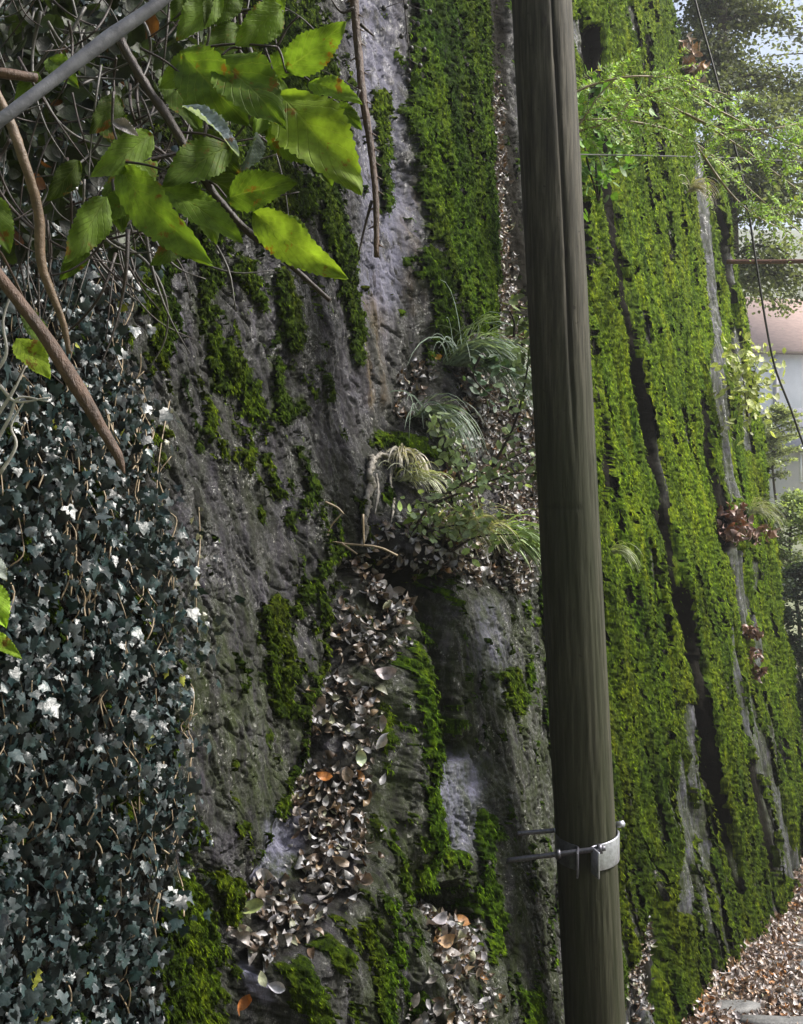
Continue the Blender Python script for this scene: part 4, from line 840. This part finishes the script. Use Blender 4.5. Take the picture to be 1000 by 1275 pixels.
# ------------------------------------------------------------------ feathery light green branch in front of the right wall
fr = empty('feathery_branch', P(706, 180, 5.45), 'light green feathery branch reaching right from behind the pole', 'branch')
ms_ = MB(); ml_ = MB(); lobs = []
mains = [[(704, 168, 5.4), (760, 150, 5.45), (800, 118, 5.5), (850, 140, 5.6), (910, 175, 5.7), (965, 215, 5.8), (1030, 262, 5.9)],
         [(704, 150, 5.4), (760, 149, 5.5), (820, 158, 5.6), (865, 178, 5.7), (900, 205, 5.8), (955, 255, 5.9), (1010, 300, 6.)],
         [(780, 130, 5.5), (840, 110, 5.5), (900, 140, 5.6), (960, 170, 5.6), (1020, 190, 5.7)],
         [(706, 120, 5.4), (740, 105, 5.4), (790, 95, 5.4), (850, 100, 5.5), (905, 118, 5.5)],
         [(865, 178, 5.7), (905, 235, 5.7), (940, 268, 5.7), (985, 290, 5.8)], [(704, 175, 5.4), (725, 150, 5.4), (745, 120, 5.4), (765, 100, 5.4)], [(850, 140, 5.6), (900, 160, 5.6), (960, 160, 5.6), (1010, 150, 5.7)]]
for mnum, mp in enumerate(mains):
    c_ = cr([P(*p) for p in mp], 8); ms_.tube(c_, [.007, .003], 6)
    for k in range(3, len(c_), 2):
        for s in (-1, 1):
            if RS.rand() < .3: continue
            ln = RS.uniform(.12, .30); d = norm(np.array([RS.uniform(.2, 1), RS.uniform(-.6, .6), s * RS.uniform(.15, .9) - .1])); st = c_[k] + RS.normal(0, .02, 3)
            q_ = np.array([st + d * ln * t + np.array([0, 0, -.25 * ln * t * t]) for t in np.linspace(0, 1, 20)]); ms_.tube(q_[::4], .0015, 4, cap=False); lobs.append(q_)
        # leaflets
Q_ = np.concatenate(lobs); T_ = np.concatenate([np.gradient(l, axis=0) for l in lobs]); n = len(Q_)
for s in (-1, 1):
    sd = norm(np.cross(T_, np.array([.3, -.8, .5]) + RS.normal(0, .3, (n, 3)))) * s
    cols = np.array([.30, .44, .11]) * RS.uniform(.55, 1.5, (n, 1)); cols[RS.rand(n) < .04] = (.34, .36, .05)
    ovate(ml_, Q_, sd + norm(T_) * .5, np.array([.2, -.6, .8]) + RS.normal(0, .5, (n, 3)), RS.uniform(.014, .030, n), cols, .2)
ms_.build('stem', M['tanstem'], fr); ml_.build('foliage', M['frond'], fr)

# ------------------------------------------------------------------ wires and bars
def wire(pts, rad, label, name='cable', mat='cable', cat='cable'):
    m_ = MB(); m_.tube(cr([P(*p) for p in pts], 8), rad, 8); return tag(m_.build(name, M[mat]), label, cat)
wire([(690, 192, 4.75), (760, 193, 5.4), (860, 195, 6.4), (940, 198, 7.4), (1080, 206, 9.2)], .0035, 'thin straight wire running right from the pole')
wire([(852, -60, 9.0), (868, 10, 9.0), (890, 90, 9.0), (925, 225, 9.0), (942, 330, 9.0), (955, 410, 9.0), (966, 460, 9.0), (985, 510, 9.0), (1003, 560, 9.0), (1030, 620, 9.0)], .0095, 'long black cable hanging diagonally past the far end of the wall')
wire([(905, 326, 12.8), (960, 326, 12.6), (1030, 325, 12.4), (1180, 324, 12.2)], .026, 'rusty horizontal iron bar jutting from the far wall end', 'iron_bar', 'rust', 'bar')
post = MB(); pz = P(1180, 324, 12.2); gz = float(gh(np.array(pz.x), np.array(pz.y))); post.tube([(pz.x, pz.y, gz - .2), (pz.x, pz.y, pz.z + .1)], .06, 12); tag(post.build('iron_post', M['rust']), 'rusty iron post carrying the horizontal bar', 'post')

# ------------------------------------------------------------------ background houses
def house(name, label, x0, x1, ywall, zg, zeave, zridge, depth, wallm, roofm, wins, over=.5):
    e = empty(name, (x0, ywall, zg), label, 'house'); e.rotation_euler = (0, 0, R(14))
    m_ = MB(); m_.box((x0, ywall, zg - 3), (x1, ywall + depth, zeave)); m_.build('wall', M[wallm], e, smooth=False)
    m_ = MB(); yr = ywall + depth / 2
    V = [(x0 - over, ywall - over, zeave + .02), (x1 + over, ywall - over, zeave + .02), (x1 + over, yr, zridge), (x0 - over, yr, zridge), (x0 - over, ywall + depth + over, zeave + .02), (x1 + over, ywall + depth + over, zeave + .02)]
    V = np.array(V); V2 = V + [0, 0, .18]
    m_.add(np.concatenate([V, V2]), [(0, 1, 2, 3), (3, 2, 5, 4), (6, 9, 8, 7), (9, 10, 11, 8), (0, 6, 7, 1), (4, 5, 11, 10), (0, 3, 9, 6), (3, 4, 10, 9), (1, 7, 8, 2), (2, 8, 11, 5)])
    rf = m_.build('roof', M[roofm], e, smooth=False)
    m_ = MB(); m_.box((x0 - over, ywall - over - .14, zeave - .16), (x1 + over, ywall - over - .005, zeave + .12)); m_.build('gutter', M['trim'], rf)  # gutter made deep and dark, also painting in the eave shade
    m_ = MB(); m_.tube([(x0 - over, yr, zridge + .16), (x1 + over, yr, zridge + .16)], .14, 8); m_.build('ridge_cap', M[roofm], rf)
    m_ = MB(); m_.box((x0 - over + .05, ywall - over + .05, zeave - .22), (x1 + over - .05, ywall - .003, zeave - .02)); m_.build('soffit', M['trim'], rf, smooth=False)
    m_ = MB(); q0 = (zridge - zeave) / (depth / 2 + over); m_.box((x0 + 2.0, yr - 2.2, zridge - 2.2 * q0 + .1), (x0 + 2.9, yr - 1.0, zridge - 1.0 * q0 + .32)); m_.build('skylight', M['render'], rf, smooth=False)
    m_ = MB(); cx = x0 + (x1 - x0) * .6; m_.box((cx, yr + .4, zridge - .8), (cx + .7, yr + 1.1, zridge + .9)); m_.build('chimney', M[wallm], rf, smooth=False)
    for (wx0, wz0, ww, wh, sh_) in wins:
        m_ = MB(); f = .08
        for lo, hi in (((wx0 - f, ywall - .05, wz0 - f), (wx0 + ww + f, ywall - .003, wz0)), ((wx0 - f, ywall - .05, wz0 + wh), (wx0 + ww + f, ywall - .003, wz0 + wh + f)), ((wx0 - f, ywall - .05, wz0), (wx0, ywall - .003, wz0 + wh)), ((wx0 + ww, ywall - .05, wz0), (wx0 + ww + f, ywall - .003, wz0 + wh)), ((wx0 + ww/2 - .03, ywall - .045, wz0), (wx0 + ww/2 + .03, ywall - .003, wz0 + wh))): m_.box(lo, hi)
        wn = m_.build('window', M['render'], e, smooth=False)
        m_ = MB(); m_.box((wx0, ywall - .02, wz0), (wx0 + ww, ywall - .004, wz0 + wh)); m_.build('pane', M['glass'], wn, smooth=False)
        if sh_:
            for sx in (wx0 - f - ww * .5 - .02, wx0 + ww + f + .02):
                m_ = MB(); m_.box((sx, ywall - .06, wz0 - .05), (sx + ww * .5, ywall - .004, wz0 + wh + .05))
                for q in range(12): m_.box((sx + .05, ywall - .075, wz0 + q * wh / 12), (sx + ww * .5 - .05, ywall - .06, wz0 + (q + .6) * wh / 12))
                m_.build('shutter', M['shutter'], wn, smooth=False)
    return e
def pz_(py, Y): return EYE + (HOR - py) / F * Y
def pxx(px, Y): return (px - 500) / F * Y
Y1 = 62; x0 = pxx(938, Y1)
h1 = house('house', 'white house with a pinkish clay roof, higher and farther of the two', x0, x0 + 14, Y1, pz_(560, Y1), pz_(440, Y1), pz_(372, Y1 + 4.5), 9, 'render', 'tile', [(x0 + 3.3 + 2.6 * k, pz_(500, Y1), 1.0, 1.5, False) for k in range(0, 4)], .45)
m_ = MB(); m_.box((pxx(965, Y1), Y1 - .25, pz_(560, Y1)), (pxx(970, Y1), Y1 - .01, pz_(441, Y1) - .02)); m_.build('pillar', M['greyroof'], h1, smooth=False)
Y2 = 44; x0 = pxx(981, Y2)
h2 = house('house', 'cream house with a grey roof and shuttered windows, lower of the two', x0, x0 + 11, Y2, pz_(640, Y2), pz_(562, Y2), pz_(512, Y2 + 4), 8, 'cream', 'greyroof', [(pxx(981, Y2) + .62 + 1.9 * k, pz_(598, Y2), .7, 1.05, True) for k in (0, 1, 2, 3)], .4)

# ------------------------------------------------------------------ trees and bushes beyond the wall
def tree(name, label, cat, px, Y, zg, zt, rad, nb_, leaves, lsize, col, trunk_r=.2, z_lo=.25, droop=.35, dark=.5, shape='cone', mat='tree'):
    x = pxx(px, Y); zo = zg; zg = float(gh(np.array(x), np.array(Y))); z_lo = max(.03, z_lo + (1 - z_lo) * (zo - zg) / (zt - zg)) if zo > zg else z_lo
    e = empty(name, (x, Y, zg), label, cat); H = zt - zg; m_ = MB(); l_ = MB()
    tp = cr([(x, Y, zg - .3), (x + .08, Y, zg + H * .4), (x - .05, Y + .1, zg + H * .75), (x, Y, zt)], 8)
    m_.tube(tp, [trunk_r, trunk_r * .7, trunk_r * .35, .02], 10, wob=.06)
    per = leaves // nb_
    for k in range(nb_):
        f = z_lo + (1 - z_lo) * RS.uniform(0, 1)**.9; b = np.array([np.interp(f, np.linspace(0, 1, len(tp)), tp[:, i]) for i in range(3)])
        a_ = RS.uniform(0, 2*math.pi); rl = rad * ((1.05 - f)**.7 if shape == 'cone' else math.sqrt(max(.05, 1 - (2 * (f - z_lo) / (1 - z_lo) - .9)**2))) * RS.uniform(.6, 1.1)
        d = np.array([math.cos(a_), math.sin(a_), .35]); pts = [b]; cur = b.copy()
        for j in range(5): cur = cur + norm(d) * rl / 5; pts.append(cur.copy()); d = d + np.array([RS.normal(0, .15), RS.normal(0, .15), -droop * .5])
        c_ = cr(pts, 4); m_.tube(c_, [trunk_r * .22 * (1.1 - f) + .01, .006], 5, cap=False)
        n = per; i_ = (RS.uniform(.25, 1, n) * (len(c_) - 1)).astype(int); sp_ = rad * .14
        pos = c_[i_] + RS.normal(0, 1, (n, 3)) * [sp_, sp_, sp_ * .55] * (.4 + .6 * (1 - i_ / len(c_)))[:, None]
        cv = np.array(col) * RS.uniform(1 - dark, 1 + dark) 
        ovate(l_, pos, norm(c_[-1] - b) + RS.normal(0, .7, (n, 3)) + [0, 0, -.3], RS.normal(0, .6, (n, 3)) + [0, 0, 1], RS.uniform(lsize * .6, lsize * 1.4, n), cv * RS.uniform(.6, 1.5, (n, 1)), .3)
    m_.build('trunk', M['bark'], e); l_.build('crown', M[mat], e); return e
tree('conifer_tree', 'big grey green conifer with drooping branches behind the wall top', 'tree', 905, 19, 5.0, 15.2, 2.3, 120, 60000, .075, (.13, .15, .085), .22, .08, .5)
tree('deciduous_tree', 'pale thin crowned tree at the top right against the white sky', 'tree', 1085, 30, 9.0, 21, 4.2, 90, 20000, .12, (.24, .26, .15), .2, .15, .2, shape='round')
tree('evergreen_tree', 'dark bluish evergreen tree behind the horizontal bar at the right edge', 'tree', 1080, 26, 7.0, 13.4, 3.0, 80, 26000, .09, (.09, .12, .08), .16, .5, .35, shape='round')
tree('flowering_bush', 'airy pale green bush beside the cream house', 'bush', 968, 20, pz_(640, 20), pz_(505, 20), .6, 60, 6500, .05, (.34, .38, .24), .05, .1, .1, shape='round')
tree('garden_bush', 'light green leafy bush below the cream house', 'bush', 990, 17, pz_(790, 17), pz_(618, 17), .85, 60, 11000, .05, (.26, .32, .15), .05, .1, .2, shape='round')
tree('dark_bush', 'dark green bush at the right picture edge beside the wall', 'bush', 1010, 16, pz_(960, 16) - .2, pz_(700, 16), .9, 60, 13000, .06, (.035, .055, .035), .05, .1, .2, shape='round')

# ------------------------------------------------------------------ haze in the far air
hz = MB(); hz.box((-230, -70, -3), (330, 430, 90)); ho = hz.build('haze', None, smooth=False); tag(ho, 'pale haze in the air', None, kind='stuff')
hm = bpy.data.materials.new('haze'); hm.use_nodes = True; t = hm.node_tree; t.nodes.remove(t.nodes['Principled BSDF'])
pv = N(t, 'VolumePrincipled'); pv.inputs['Density'].default_value = .0018; pv.inputs['Color'].default_value = (.93, .95, 1, 1); pv.inputs['Anisotropy'].default_value = .3
L(t, pv.outputs[0], t.nodes['Material Output'].inputs['Volume']); ho.data.materials.append(hm)
